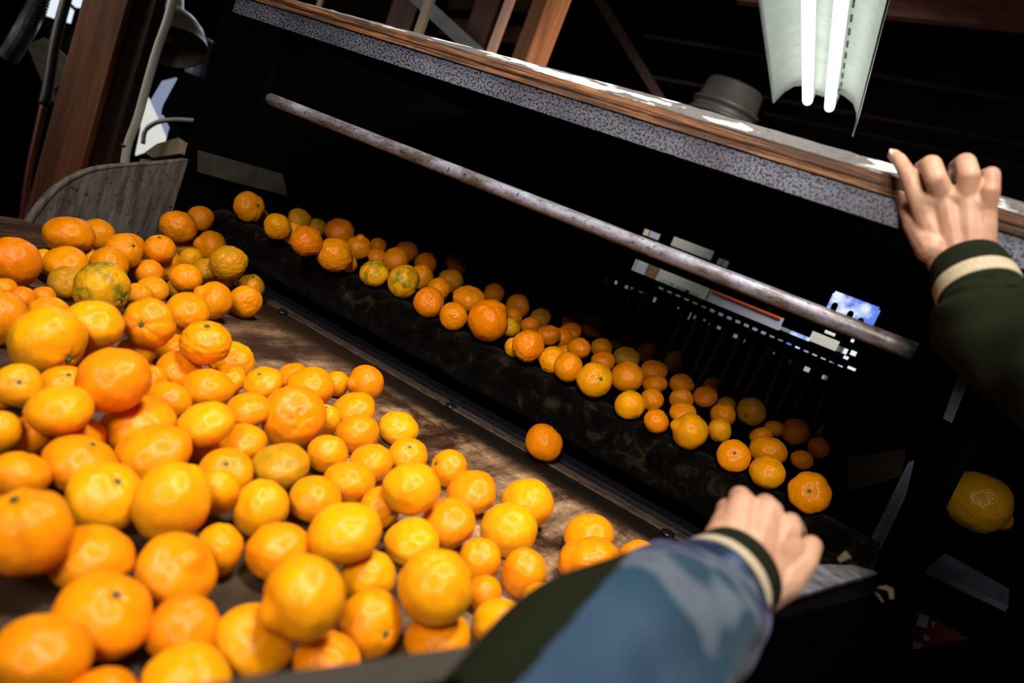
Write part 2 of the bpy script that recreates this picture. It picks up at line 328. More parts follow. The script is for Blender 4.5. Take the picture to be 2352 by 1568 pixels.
# ---------------------------------------------------------------- oranges
peel = mat('orange_peel', (.8, .25, .003), .24, 0, .30)
nt = peel.node_tree; P = nt.nodes['Principled BSDF']
oi = nd(peel, 'ShaderNodeObjectInfo'); v = coords(peel, (1, 1, 1))
rnd = nd(peel, 'ShaderNodeVectorMath', operation='ADD'); cx = nd(peel, 'ShaderNodeCombineXYZ'); ml = nd(peel, 'ShaderNodeMath', operation='MULTIPLY'); ml.inputs[1].default_value = 37.0
lk(peel, oi.outputs['Random'], ml.inputs[0]); lk(peel, ml.outputs[0], cx.inputs[0]); lk(peel, ml.outputs[0], cx.inputs[2]); lk(peel, v, rnd.inputs[0]); lk(peel, cx.outputs[0], rnd.inputs[1])
V = rnd.outputs[0]
c1, f1 = noise_ramp(peel, V, 1.6, [(.3, (.90, .84, .6)), (.7, (1.05, 1.08, 1.0))], 3)
cc = mix(peel, oi.outputs['Color'], c1, 1.0, 'MULTIPLY')
c2, f2 = noise_ramp(peel, V, 1.1, [(.46, (0, 0, 0)), (.62, (1, 1, 1))], 5, .7)
inv = nd(peel, 'ShaderNodeMath', operation='SUBTRACT'); inv.inputs[0].default_value = 1.0; lk(peel, oi.outputs['Alpha'], inv.inputs[1])
gm = nd(peel, 'ShaderNodeMath', operation='MULTIPLY'); lk(peel, inv.outputs[0], gm.inputs[0]); lk(peel, c2, gm.inputs[1])
cc = mix(peel, cc, (.13, .16, .012), gm.outputs[0])
c4, f4 = noise_ramp(peel, V, 7, [(.66, (1, 1, 1)), (.74, (.55, .45, .4))], 3); cc = mix(peel, cc, c4, .5, 'MULTIPLY')
base(peel, cc)
vo = nd(peel, 'ShaderNodeTexVoronoi'); vo.inputs['Scale'].default_value = 32; lk(peel, V, vo.inputs['Vector'])
vr = nd(peel, 'ShaderNodeMapRange'); vr.inputs[1].default_value = 0; vr.inputs[2].default_value = .35; lk(peel, vo.outputs['Distance'], vr.inputs[0])
n1 = bump(peel, vr.outputs[0], .55, .028)
_, fN = noise_ramp(peel, V, 9, [(0, (0, 0, 0)), (1, (1, 1, 1))], 5); bump(peel, fN, .20, .05, n1)
P.inputs['Subsurface Weight'].default_value = .0; P.inputs['Subsurface Radius'].default_value = (.6, .2, .05); P.inputs['Subsurface Scale'].default_value = .006
stemm = simple('dried_green_stem', (.03, .05, .012), (.10, .16, .05), (60, 60, 60), 4, .6)

def fruit_mesh(kind, seed):
    me_bm = bmesh.new(); bmesh.ops.create_icosphere(me_bm, subdivisions=5, radius=1.0); rs = Vector((seed * 3.1, seed * 1.7, 5))
    for vtx in me_bm.verts:
        n = vtx.co.normalized(); th = math.acos(max(-1, min(1, n.z))); ph = math.atan2(n.y, n.x)
        r = 1 + .055 * noise.noise(n * 1.3 + rs) + .022 * noise.noise(n * 3.2 + rs)
        r -= .075 * math.exp(-(th / .20) ** 2)                       # stem dimple
        r -= .035 * math.exp(-((math.pi - th) / .18) ** 2)           # navel end
        if kind == 'R': r += .018 * math.cos(5 * ph + seed) * math.exp(-(th / .55) ** 2)
        if kind == 'L': r += .045 * (abs(math.cos(3.5 * ph + seed)) - .6) * math.sin(th) ** .6 * (1 + .4 * math.cos(th)); r -= .05 * math.exp(-(th / .35) ** 2)
        if kind == 'W': r += .040 * noise.noise(Vector((n.x * 3, n.y * 3, n.z * 9)) + rs) + .022 * noise.noise(n * 8 + rs); r -= .05 * abs(math.cos(2.5 * ph)) * math.exp(-(th / .5) ** 2)
        if kind == 'K':
            for a in range(5):
                q = Vector((math.cos(a * 1.26 + seed) * .30, math.sin(a * 1.26 + seed) * .30, .95)).normalized(); r -= .06 * math.exp(-((n - q).length / .09) ** 2)
        if kind == 'N': r += .26 * math.exp(-(th / .30) ** 2) - .035 * math.exp(-((th - .5) / .25) ** 2)
        vtx.co = n * r
    me = bpy.data.meshes.new('orange'); me_bm.to_mesh(me); me_bm.free()
    for p in me.polygons: p.use_smooth = True
    me.materials.append(peel); return me
MESH = {k: [fruit_mesh(k, s) for s in range(n)] for k, n in (('R', 5), ('L', 3), ('W', 3), ('K', 2), ('N', 3))}
sb = bmesh.new()
for a in range(5):
    an = a * 1.257; p0 = Vector((0, 0, .925)); p1 = Vector((math.cos(an) * .13, math.sin(an) * .13, .935)); w_ = Vector((-math.sin(an), math.cos(an), 0)) * .05
    prism(sb, [p0 - w_, p1 - w_ * .5, p1 + w_ * .5, p0 + w_], (0, 0, .03))
lathe(sb, [(.0001, 1.03), (.045, 1.02), (.055, .96), (.07, .90), (.0001, .88)], 10, (0, 0, 0), (0, 0, 1))
stem_me = bpy.data.meshes.new('stem'); bmesh.ops.recalc_face_normals(sb, faces=sb.faces); sb.to_mesh(stem_me); sb.free(); stem_me.materials.append(stemm)
CO = {'o': (.86, .272, .0005, 1), 'd': (.84, .228, .0005, 1), 'y': (.86, .335, .0008, .96), 'g': (.85, .38, .003, .05), 'v': (.56, .235, .003, .60)}
random.seed(4)
GR = {'T': 'oranges heaped on the feed tray', 'B': 'oranges behind the brush roller', 'F': 'oranges on the tray lip'}
TABLE = '''
T|-1.3891|0.8524|-0.3654|0.0456|0.0359|-0.07|-0.26|0.96|o|R|0|large smooth orange topping the pile where the grey end panel curves down
T|-1.4891|0.9725|-0.3823|0.0349|0.0354|0.08|-0.84|0.54|o|R|1|large orange with visible stem, just right of the large orange topping the panel corner
T|-1.4241|1.0056|-0.3841|0.0330|0.0334|0.02|-0.29|0.96|o|R|0|medium orange, just left of the dark-stemmed orange below the panel
T|-1.3049|0.9107|-0.3589|0.0351|0.0316|0.75|0.04|0.66|o|R|1|large orange with visible stem, just above right of the green-blotched yellow orange
T|-1.3146|0.9930|-0.3462|0.0308|0.0287|0.12|-0.42|0.90|o|R|1|flat-topped orange with dark stem, centre of far heap below the panel edge
T|-1.5292|1.2202|-0.3888|0.0296|0.0268|0.03|-0.64|0.76|v|R|0|medium olive orange, just below the wrinkled orange against the panel
T|-1.4793|1.2495|-0.3638|0.0389|0.0361|-0.37|-0.93|0.05|o|N|0|smooth orange with small point on its left, far heap near the black gap
T|-1.5209|1.1791|-0.3386|0.0431|0.0383|-0.11|-0.04|0.99|o|W|0|wrinkled brownish orange highest in the corner where the grey panel ends
T|-1.5913|1.2892|-0.3247|0.0330|0.0334|-0.17|-0.48|0.86|o|R|0|medium orange, just right of the wrinkled orange against the panel
T|-1.3370|1.0336|-0.3840|0.0337|0.0327|0.31|-0.35|0.88|o|W|1|medium orange with visible stem, just below the dark-stemmed orange below the panel
T|-1.4376|1.1735|-0.3910|0.0272|0.0245|0.97|-0.13|0.21|y|K|0|medium yellow orange, just below left of the pointed orange of the far heap
T|-1.2390|1.1029|-0.3340|0.0385|0.0356|0.25|-0.55|0.80|v|W|0|large olive orange, just below right of the pointed orange of the far heap
T|-1.2878|1.0936|-0.3678|0.0287|0.0207|0.03|-0.60|0.80|v|R|0|medium olive orange, just below the pointed orange of the far heap
T|-1.1854|0.9681|-0.3612|0.0301|0.0267|0.26|-0.27|0.93|o|R|0|medium orange, just above left of the coarse-skinned round orange
T|-1.2849|0.9626|-0.3897|0.0284|0.0265|0.15|-0.26|0.95|o|R|0|medium orange, just below left of the dark-stemmed orange below the panel
T|-1.2943|1.1424|-0.3873|0.0315|0.0274|0.02|-0.64|0.77|o|R|0|medium orange, just above the coarse-skinned round orange
T|-1.1078|0.9789|-0.3761|0.0367|0.0341|-0.41|-0.86|0.31|o|N|0|coarse wrinkled round orange just left of the pitted orange at the pile tip
T|-1.1377|1.0829|-0.3821|0.0336|0.0302|0.92|-0.36|0.14|o|K|0|oval orange with dark pitted end, at the right tip of the far pile
T|-1.2452|1.1890|-0.3862|0.0300|0.0332|0.22|-0.30|0.93|y|R|1|medium yellow orange, just above right of the pitted orange at the pile tip
T|-1.2167|0.9819|-0.3953|0.0239|0.0203|-0.24|-0.52|0.82|v|R|0|small olive orange, just left of the coarse-skinned round orange
T|-1.1816|0.9024|-0.3904|0.0289|0.0208|0.28|-0.49|0.83|o|R|0|medium orange, just above the star-dimpled orange
T|-1.1461|0.8515|-0.3934|0.0246|0.0224|0.31|-0.25|0.92|o|R|0|small orange, just above left of the star-dimpled orange
T|-0.9762|0.8209|-0.3524|0.0353|0.0260|0.30|-0.25|0.92|o|R|0|large orange, just above left of the bumpy stemmed orange by bare wood
T|-1.1979|0.6618|-0.3723|0.0389|0.0394|0.10|-0.13|0.99|d|R|0|big deep orange fruit at the left frame edge below the grey panel
T|-1.2893|0.7612|-0.3945|0.0228|0.0230|0.18|-0.08|0.98|y|R|0|small yellow orange, just right of the big deep orange at the left frame edge
T|-1.2402|0.7687|-0.3781|0.0359|0.0259|0.27|-0.61|0.75|o|R|0|large orange, just below the large orange topping the panel corner
T|-1.3681|0.8927|-0.3987|0.0181|0.0172|0.04|-0.34|0.94|y|N|0|small yellow orange with a pointed end, just above the green-blotched yellow orange
T|-1.2673|0.8655|-0.3816|0.0371|0.0334|0.73|0.68|-0.07|o|R|1|large orange with visible stem, just below right of the large orange topping the panel corner
T|-1.3410|0.9439|-0.3892|0.0286|0.0279|-0.27|-0.39|0.88|o|R|0|medium orange, below right of the large orange topping the panel corner
T|-1.1723|0.7384|-0.3886|0.0301|0.0233|0.38|-0.48|0.79|v|R|0|medium olive orange, just left of the green-blotched yellow orange
T|-1.0970|0.7485|-0.3692|0.0448|0.0404|0.91|0.40|-0.08|g|R|1|big yellow orange blotched with green, stem scar turned right, left in the pile
T|-1.1230|0.6773|-0.4002|0.0175|0.0168|0.11|-0.44|0.89|d|R|0|small deep-orange fruit, just above the huge yellow orange at left
T|-1.0943|0.6301|-0.3967|0.0199|0.0202|0.04|-0.36|0.93|d|R|0|small deep-orange fruit, just below the big deep orange at the left frame edge
T|-0.9777|0.5438|-0.3832|0.0329|0.0359|-0.03|-0.17|0.99|o|R|0|medium orange, just above left of the huge yellow orange at left
T|-1.0354|0.6395|-0.3918|0.0284|0.0205|0.23|-0.11|0.97|o|R|0|medium orange, below left of the green-blotched yellow orange
T|-0.8566|0.5364|-0.3632|0.0445|0.0401|0.97|0.18|-0.17|y|R|1|huge yellow-orange fruit with green stem scar low on its right side
T|-0.8784|0.6029|-0.3460|0.0363|0.0304|0.29|-0.16|0.94|y|R|0|large yellow orange, just below the green-blotched yellow orange
T|-0.8782|0.6824|-0.3401|0.0353|0.0317|0.54|-0.83|0.14|o|L|1|orange with creased star dimple around its stem facing the camera
T|-1.0164|0.8358|-0.3897|0.0262|0.0301|0.39|-0.27|0.88|o|R|0|medium orange, just right of the star-dimpled orange
T|-0.8027|0.7196|-0.3361|0.0346|0.0291|0.06|-0.31|0.95|o|W|1|bumpy orange with short green stem on top, beside the bare tray wood
T|-0.8997|0.7536|-0.3911|0.0275|0.0238|0.01|-0.52|0.85|o|R|0|medium orange, just left of the bumpy stemmed orange by bare wood
T|-0.8233|0.7077|-0.3887|0.0318|0.0229|0.35|-0.25|0.90|d|R|0|medium deep-orange fruit, just below left of the bumpy stemmed orange by bare wood
T|-0.8481|0.8186|-0.3858|0.0351|0.0253|0.24|-0.46|0.85|y|W|0|dull yellow orange with dented top at the edge of the bare tray wood
T|-0.8959|0.6888|-0.3923|0.0280|0.0201|0.07|-0.50|0.87|y|R|0|medium yellow orange, just above right of the great dark orange
T|-0.8916|0.6146|-0.3959|0.0210|0.0236|0.26|-0.34|0.90|o|R|0|small orange, just above left of the great dark orange
T|-0.6761|0.5038|-0.3291|0.0380|0.0337|-0.29|-0.40|0.87|d|R|0|great smooth dark orange lying on top, left of the pile centre
T|-0.7688|0.4630|-0.3779|0.0236|0.0170|0.71|-0.42|0.57|y|R|1|yellow fruit with grey-green stem scar near the left frame edge
T|-0.7869|0.5274|-0.3907|0.0296|0.0213|0.31|-0.21|0.93|o|R|1|medium half-hidden orange with visible stem, just below the huge yellow orange at left
T|-0.8041|0.6518|-0.3953|0.0220|0.0224|0.36|-0.21|0.91|o|R|0|small orange, just right of the great dark orange
T|-0.7296|0.6256|-0.3894|0.0295|0.0264|-0.19|0.11|0.98|o|R|0|medium orange, just above right of the broad flattened orange
T|-0.6647|0.4466|-0.3558|0.0313|0.0238|-0.18|-0.35|0.92|y|R|0|medium half-hidden yellow orange, just below right of the yellow fruit with grey stem
T|-0.7562|0.7069|-0.3861|0.0345|0.0274|-0.07|-0.04|1.00|o|R|0|medium orange, just below left of the dented yellow orange by bare wood
T|-0.7986|0.7745|-0.3924|0.0269|0.0194|0.07|-0.62|0.78|o|L|0|medium orange with ribs, just below the dented yellow orange by bare wood
T|-0.6150|0.5876|-0.3581|0.0311|0.0224|-0.14|-0.50|0.86|y|R|0|medium half-hidden yellow orange, just above right of the wide amber orange
T|-0.6681|0.5438|-0.3823|0.0390|0.0281|0.04|-0.38|0.92|o|R|0|broad flattened orange below the great dark one, dark gap at its left
T|-0.6875|0.4402|-0.3948|0.0194|0.0223|0.36|-0.09|0.93|o|R|0|small orange, just below the yellow fruit with grey stem
T|-0.6748|0.4803|-0.3922|0.0284|0.0210|0.13|0.07|0.99|o|R|0|medium half-hidden orange, just below left of the great dark orange
T|-0.6772|0.4037|-0.3822|0.0175|0.0202|-0.27|-0.33|0.91|y|R|0|small yellow orange, above the huge lobed orange at left
T|-0.6069|0.4440|-0.3863|0.0345|0.0255|0.16|0.14|0.98|o|R|1|medium half-hidden orange with visible stem, just above left of the pear-shaped stemmed orange
T|-0.6055|0.5211|-0.3825|0.0386|0.0278|-0.14|-0.45|0.88|o|R|0|wide amber orange with ragged highlight, left of the pile centre
T|-0.6315|0.6005|-0.3979|0.0219|0.0174|-0.31|-0.11|0.94|o|R|0|small half-hidden orange, just right of the wide amber orange
T|-0.6154|0.6529|-0.3906|0.0297|0.0214|-0.15|-0.44|0.89|o|R|0|medium half-hidden orange, just above left of the olive-brown orange
T|-0.6115|0.3915|-0.3932|0.0269|0.0216|-0.24|0.28|0.93|o|R|0|medium half-hidden orange, just above the huge lobed orange at left
T|-0.5457|0.4335|-0.3857|0.0352|0.0253|0.44|-0.04|0.90|y|R|1|big slanting yellow orange with dark stem scar, left of the tall upright one
T|-0.4921|0.4603|-0.3660|0.0334|0.0375|-0.04|0.17|0.98|y|R|0|tall upright bright orange with scuff and strong highlight
T|-0.5587|0.5827|-0.3906|0.0298|0.0214|0.30|-0.50|0.81|o|R|1|medium half-hidden orange with visible stem, just above right of the tall bright upright orange
T|-0.5083|0.5284|-0.3771|0.0210|0.0242|0.09|-0.41|0.91|y|R|0|small yellow orange, just right of the tall bright upright orange
T|-0.4806|0.3253|-0.3600|0.0319|0.0333|-0.16|-0.42|0.89|o|L|1|huge lobed orange with stem scar at the left frame edge
T|-0.4806|0.5668|-0.3882|0.0285|0.0306|-0.17|-0.14|0.98|y|R|0|medium yellow orange, just below left of the olive-brown orange
T|-0.4675|0.3749|-0.3878|0.0329|0.0237|-0.01|-0.07|1.00|o|R|0|medium half-hidden orange, just above the big stemmed orange at lower left
T|-0.4212|0.4220|-0.3857|0.0341|0.0253|0.45|-0.03|0.89|o|N|0|large half-hidden orange with a pointed end, just below the tall bright upright orange
T|-0.4411|0.4837|-0.3927|0.0216|0.0248|-0.08|-0.09|0.99|o|R|0|small orange, just below right of the tall bright upright orange
T|-0.3976|0.3441|-0.3854|0.0342|0.0246|0.29|-0.03|0.96|o|R|1|big orange with green stem scar at lower left beside black gaps
T|-0.3621|0.3890|-0.3908|0.0271|0.0246|0.06|-0.25|0.97|d|R|0|medium deep-orange fruit, just left of the bright yellow orange on the plank
T|-0.3793|0.2910|-0.3843|0.0301|0.0240|-0.14|0.20|0.97|o|R|0|very blurred dark amber orange in the bottom left corner
T|-0.3379|0.3104|-0.3970|0.0228|0.0180|-0.45|0.09|0.89|d|R|0|small half-hidden deep-orange fruit, just below right of the blurred corner orange
T|-0.3149|0.3584|-0.3907|0.0297|0.0214|0.05|-0.22|0.97|y|R|0|medium half-hidden yellow orange, just below left of the bright yellow orange on the plank
T|-0.3227|0.4240|-0.3887|0.0311|0.0224|0.40|-0.01|0.92|y|R|1|bright lemon-yellow orange with green scar, touching the near side plank
T|-0.7456|0.7918|-0.3743|0.0285|0.0205|-0.07|-0.65|0.76|o|R|1|medium orange with visible stem, just above left of the big pit-topped orange
T|-0.8106|0.9192|-0.3942|0.0259|0.0188|-0.21|-0.55|0.81|d|R|0|medium half-hidden deep-orange fruit, just above the big pit-topped orange
T|-0.7392|0.8862|-0.3808|0.0389|0.0317|-0.10|-0.24|0.96|o|R|0|large orange, just above right of the big pit-topped orange
T|-0.7756|0.9904|-0.3950|0.0224|0.0226|-0.30|-0.01|0.95|o|R|0|small orange, just left of the lone deep orange on the wood
T|-0.7320|1.0112|-0.3750|0.0332|0.0308|-0.39|-0.91|-0.16|d|N|0|deep orange fruit at the pile edge on the stained wood, notch at left
T|-0.6666|0.9155|-0.3868|0.0339|0.0244|-0.20|-0.55|0.81|o|R|0|medium half-hidden orange, just below left of the lone deep orange on the wood
T|-0.6402|0.7559|-0.3748|0.0447|0.0403|0.80|-0.53|0.29|d|K|0|big orange with a ring of pits on its top, mid pile
T|-0.6681|0.6989|-0.3737|0.0278|0.0200|-0.02|-0.42|0.91|o|R|0|medium half-hidden orange, just left of the big pit-topped orange
T|-0.7531|0.8254|-0.3985|0.0210|0.0151|0.14|-0.31|0.94|o|R|0|small orange, below right of the dented yellow orange by bare wood
T|-0.6561|0.8439|-0.3943|0.0218|0.0250|-0.01|-0.39|0.92|y|R|1|small yellow orange with visible stem, just right of the big pit-topped orange
T|-0.5968|0.8486|-0.3868|0.0326|0.0284|-0.58|-0.20|0.79|o|R|0|medium orange, just left of the edge orange near the green leaf
T|-0.5990|0.9504|-0.3878|0.0326|0.0235|0.15|-0.27|0.95|y|R|0|golden orange at the pile edge on sunlit wood, green stub to its left
T|-0.5662|0.7555|-0.3913|0.0269|0.0252|-0.30|-0.14|0.94|o|R|0|medium orange, just below right of the big pit-topped orange
T|-0.5477|0.6531|-0.3864|0.0344|0.0248|-0.14|-0.35|0.93|v|R|0|dull olive-brown orange in the middle of the pile
T|-0.5264|0.8012|-0.3898|0.0298|0.0246|-0.32|-0.26|0.91|o|R|0|medium orange, just above left of the large glossy yellow orange
T|-0.5294|0.8895|-0.3913|0.0290|0.0209|0.18|-0.51|0.84|o|R|1|medium half-hidden orange with visible stem, just above the large glossy yellow orange
T|-0.4760|0.9233|-0.3896|0.0292|0.0263|-0.47|-0.86|0.22|o|R|1|small orange at the pile edge with dark stem scar on its upper left
T|-0.4941|0.7206|-0.3885|0.0321|0.0247|-0.20|-0.12|0.97|o|R|0|medium half-hidden orange, just above the wide glossy yellow orange
T|-0.4070|0.7190|-0.3496|0.0345|0.0303|-0.36|-0.17|0.92|y|R|0|large glossy greenish-yellow orange with broad highlight, right half of pile
T|-0.4092|0.8826|-0.3852|0.0358|0.0258|-0.28|-0.57|0.77|o|R|0|large orange, just below right of the small edge orange with side stem
T|-0.4776|0.6443|-0.3895|0.0295|0.0250|-0.03|-0.15|0.99|o|R|0|medium orange, just above left of the wide glossy yellow orange
T|-0.4381|0.7195|-0.3932|0.0260|0.0234|0.95|-0.19|0.23|o|R|1|medium orange with visible stem, just below left of the large glossy yellow orange
T|-0.3692|0.5616|-0.3499|0.0355|0.0281|-0.42|-0.19|0.89|y|R|0|wide yellow orange with two pale highlights, centre of the near pile
T|-0.3647|0.6892|-0.3889|0.0311|0.0224|-0.18|-0.46|0.87|y|R|0|medium yellow orange, just above left of the very large amber orange
T|-0.4096|0.5276|-0.3874|0.0315|0.0282|-0.39|0.01|0.92|o|R|0|medium orange, just above left of the big knobbly yellow orange
T|-0.3698|0.7676|-0.3851|0.0343|0.0277|-0.30|-0.48|0.82|o|R|0|medium orange, just below right of the large glossy yellow orange
T|-0.3198|0.8372|-0.3808|0.0374|0.0340|-0.44|-0.17|0.88|y|R|0|plump yellow orange in front of the one at the right pile edge
T|-0.3482|0.9415|-0.3791|0.0372|0.0343|-0.15|-0.50|0.85|y|R|0|smooth yellow orange at the right pile edge on the bare wood
T|-0.3047|0.7496|-0.3924|0.0246|0.0261|-0.24|-0.51|0.82|o|R|0|small orange, just below left of the plump yellow orange
T|-0.3430|0.5890|-0.3905|0.0279|0.0257|-0.25|0.02|0.97|y|R|0|medium yellow orange, just above the orange above the plank with green scar
T|-0.2552|0.5548|-0.3355|0.0337|0.0328|-0.11|-0.41|0.90|y|R|0|very large smooth amber orange with streaked highlight, near the side plank
T|-0.3000|0.4354|-0.3362|0.0330|0.0306|-0.26|-0.84|-0.48|y|N|0|big knobbly yellow orange with blunt greenish neck at left
T|-0.2889|0.5294|-0.3884|0.0300|0.0270|0.88|-0.33|0.33|o|R|1|orange with green scar at right, just above the near side plank
T|-0.2653|0.7017|-0.3977|0.0196|0.0199|-0.60|-0.11|0.79|d|R|0|small deep-orange fruit, just right of the very large amber orange
T|-0.2415|0.5731|-0.3891|0.0316|0.0231|-0.43|-0.23|0.87|o|R|0|medium half-hidden orange, just below the very large amber orange
T|-0.2782|0.4655|-0.3929|0.0272|0.0196|0.02|-0.13|0.99|o|R|0|medium half-hidden orange, just below left of the orange above the plank with green scar
T|-0.2237|0.6608|-0.3915|0.0287|0.0228|-0.56|0.01|0.83|y|R|0|medium half-hidden yellow orange, just left of the pointed orange by the sleeve
T|-0.2581|0.7769|-0.3895|0.0267|0.0307|-0.12|-0.37|0.92|o|R|0|medium orange, just above left of the pointed orange by the sleeve
T|-0.2118|0.7412|-0.3917|0.0267|0.0247|0.65|0.20|0.73|y|N|0|orange with pointed right end next to the dark green sleeve edge
T|-0.2590|0.9756|-0.3852|0.0351|0.0253|-0.27|-0.50|0.83|o|R|0|smooth upper orange of the stacked pair standing apart beside the sleeve
T|-0.2212|0.8864|-0.3812|0.0396|0.0319|-0.57|-0.01|0.82|o|L|0|lumpy lower orange of the stacked pair, partly covered by the sleeve
T|-0.1916|1.0141|-0.3911|0.0280|0.0214|-0.36|-0.49|0.80|o|R|0|small orange half hidden behind the blue sleeve beside the tray lip
F|-0.4733|1.2333|-0.3787|0.0364|0.0328|0.32|0.19|0.93|d|R|1|lone deep orange with tiny green stem rolling over the black tray lip
T|-1.1310|0.6235|-0.3980|0.0194|0.0197|-0.06|-0.30|0.95|o|R|0|small orange, above left of the huge yellow orange at left
T|-0.7895|0.4612|-0.4047|0.0115|0.0132|-0.09|-0.21|0.97|d|R|0|small deep-orange fruit, just below left of the yellow fruit with grey stem
B|-1.5270|1.3663|-0.2548|0.0402|0.0362|0.91|-0.04|0.41|o|L|1|leftmost orange over the brush roller, green stem facing right
B|-1.5692|1.4522|-0.2800|0.0211|0.0216|0.23|-0.73|0.65|d|R|0|small shaded deep-orange fruit, just below right of the leftmost orange of the roller row
B|-1.3497|1.3071|-0.2558|0.0323|0.0291|0.65|-0.71|-0.29|y|K|0|pitted yellow orange on the left end of the roller, right of the leftmost one
B|-1.5959|1.6178|-0.2671|0.0342|0.0264|0.44|-0.46|0.77|v|R|0|medium shaded olive orange, just above the creased orange on the roller
B|-1.5639|1.6640|-0.2736|0.0295|0.0250|0.19|-0.26|0.95|v|R|0|medium shaded olive orange, just above right of the creased orange on the roller
B|-1.3473|1.3637|-0.2649|0.0289|0.0296|0.22|-0.71|0.67|y|R|0|medium shaded yellow orange, just above left of the creased orange on the roller
B|-1.1964|1.2543|-0.2449|0.0360|0.0333|0.30|-0.44|0.84|d|W|0|creased deep orange with folded underside on the left of the roller
B|-1.4507|1.6335|-0.2518|0.0420|0.0368|0.13|-0.55|0.82|d|R|0|deep orange above and behind the big round orange on the roller
B|-1.1597|1.3147|-0.2566|0.0409|0.0402|-0.19|-0.43|0.88|o|W|0|big round golden orange tipping over the dark roller, left half
B|-1.1614|1.3720|-0.2705|0.0206|0.0230|-0.34|-0.50|0.79|o|R|0|small shaded orange, just below right of the big round orange on the roller
B|-1.3528|1.6193|-0.2655|0.0350|0.0333|0.07|-0.29|0.95|o|N|0|smooth orange with slightly peaked top right of the big round one
B|-1.0673|1.3585|-0.2622|0.0349|0.0296|-0.06|-0.58|0.81|g|R|0|greenish yellow orange at the roller edge left of the green-shouldered one
B|-1.2453|1.6531|-0.2581|0.0370|0.0331|-0.00|-0.76|0.65|o|R|0|large shaded orange, just above the green-shouldered orange
B|-0.9957|1.3766|-0.2515|0.0395|0.0355|0.96|0.27|-0.02|g|R|1|orange with green shoulder and pebbled glossy skin behind the roller
B|-1.1363|1.6401|-0.2674|0.0325|0.0373|0.24|-0.61|0.75|o|R|0|medium shaded orange, just right of the green-shouldered orange
B|-1.3011|1.6440|-0.2713|0.0265|0.0213|0.36|-0.55|0.76|o|R|0|medium shaded orange, just above the greenish yellow orange
B|-1.7096|2.2298|-0.2690|0.0354|0.0255|0.24|-0.66|0.72|d|R|0|large shaded deep-orange fruit, above the green-shouldered orange
B|-1.4350|1.9462|-0.2634|0.0376|0.0337|-0.15|-0.12|0.98|d|R|0|large shaded deep-orange fruit, above right of the greenish yellow orange
B|-1.6001|2.2925|-0.2679|0.0339|0.0325|-0.30|-0.40|0.87|d|R|0|medium shaded deep-orange fruit, above left of the big shaded orange at far left
B|-1.4723|1.8449|-0.2740|0.0270|0.0274|0.10|-0.56|0.82|d|R|0|medium shaded deep-orange fruit, just right of the orange with peaked top
B|-1.3235|1.9069|-0.2665|0.0349|0.0337|0.13|-0.29|0.95|d|R|0|large shaded deep-orange fruit, just above right of the green-shouldered orange
B|-1.3487|2.1202|-0.2446|0.0437|0.0422|-0.07|-0.61|0.79|d|R|0|big reddish shaded orange alone deep in the bed, left half
B|-1.1325|1.7767|-0.2631|0.0368|0.0345|0.00|-0.21|0.98|v|R|0|large shaded olive orange, just below left of the big shaded orange at far left
B|-1.0383|1.5901|-0.2705|0.0299|0.0317|0.06|-0.36|0.93|o|R|0|medium shaded orange, just above right of the glossy oval orange
B|-1.3128|2.2530|-0.2667|0.0324|0.0308|0.03|-0.32|0.95|d|N|0|medium shaded deep-orange fruit with a pointed end, just above right of the folded-top orange
B|-0.8971|1.3551|-0.2645|0.0343|0.0308|0.58|-0.80|0.18|d|K|0|glossy oval orange with puckered end resting at the roller edge
B|-0.9540|1.6087|-0.2588|0.0416|0.0305|0.08|-0.39|0.92|o|L|0|orange with folded lobed top behind the pebbled one
B|-0.8249|1.3556|-0.2675|0.0308|0.0277|0.54|-0.83|-0.14|o|K|0|small pebbled orange with puckered end, left of the giant wrinkled one
B|-0.7405|1.3540|-0.2410|0.0436|0.0486|0.21|-0.61|0.77|d|L|0|giant wrinkled deep orange mid-air over the roller
B|-0.8113|1.6053|-0.2773|0.0223|0.0256|-0.16|-0.75|0.64|g|R|0|small shaded green-tinged orange, just right of the giant wrinkled orange
B|-1.2317|2.2565|-0.2640|0.0345|0.0372|0.14|-0.47|0.87|d|R|0|medium shaded deep-orange fruit, just left of the shaded nippled orange
B|-1.0945|1.9731|-0.2693|0.0330|0.0306|-0.42|-0.28|0.86|o|R|0|medium shaded orange, just above the giant wrinkled orange
B|-1.1246|2.2316|-0.2557|0.0411|0.0381|0.95|0.23|-0.23|o|N|0|shaded orange with nipple at lower right, deep in the bed
B|-0.9826|1.9339|-0.2664|0.0356|0.0320|0.18|-0.93|-0.32|o|R|1|large shaded orange with visible stem, just below left of the shaded nippled orange
B|-0.8983|1.7687|-0.2766|0.0233|0.0262|-0.22|-0.32|0.92|d|R|0|small shaded deep-orange fruit, just above left of the creased orange past the giant
B|-1.0439|2.2593|-0.2683|0.0335|0.0321|-0.18|-0.45|0.87|v|R|0|medium shaded olive orange, just below right of the shaded nippled orange
B|-0.9030|1.9387|-0.2716|0.0313|0.0248|-0.21|-0.74|0.64|v|R|0|medium shaded olive orange, just above right of the creased orange past the giant
B|-0.8388|1.7597|-0.2760|0.0275|0.0231|-0.52|-0.28|0.80|d|R|0|medium shaded deep-orange fruit, just above the creased orange past the giant
B|-0.6294|1.3464|-0.2503|0.0325|0.0328|-0.53|-0.33|0.78|d|W|0|bright creased orange over the roller, right of the giant wrinkled one
B|-0.6695|1.3695|-0.2715|0.0198|0.0228|0.21|-0.62|0.76|y|R|0|small yellow orange, just left of the creased orange past the giant
B|-0.7592|1.7132|-0.2720|0.0319|0.0265|-0.32|-0.18|0.93|d|L|0|medium shaded deep-orange fruit with ribs, above left of the flat-topped bright orange
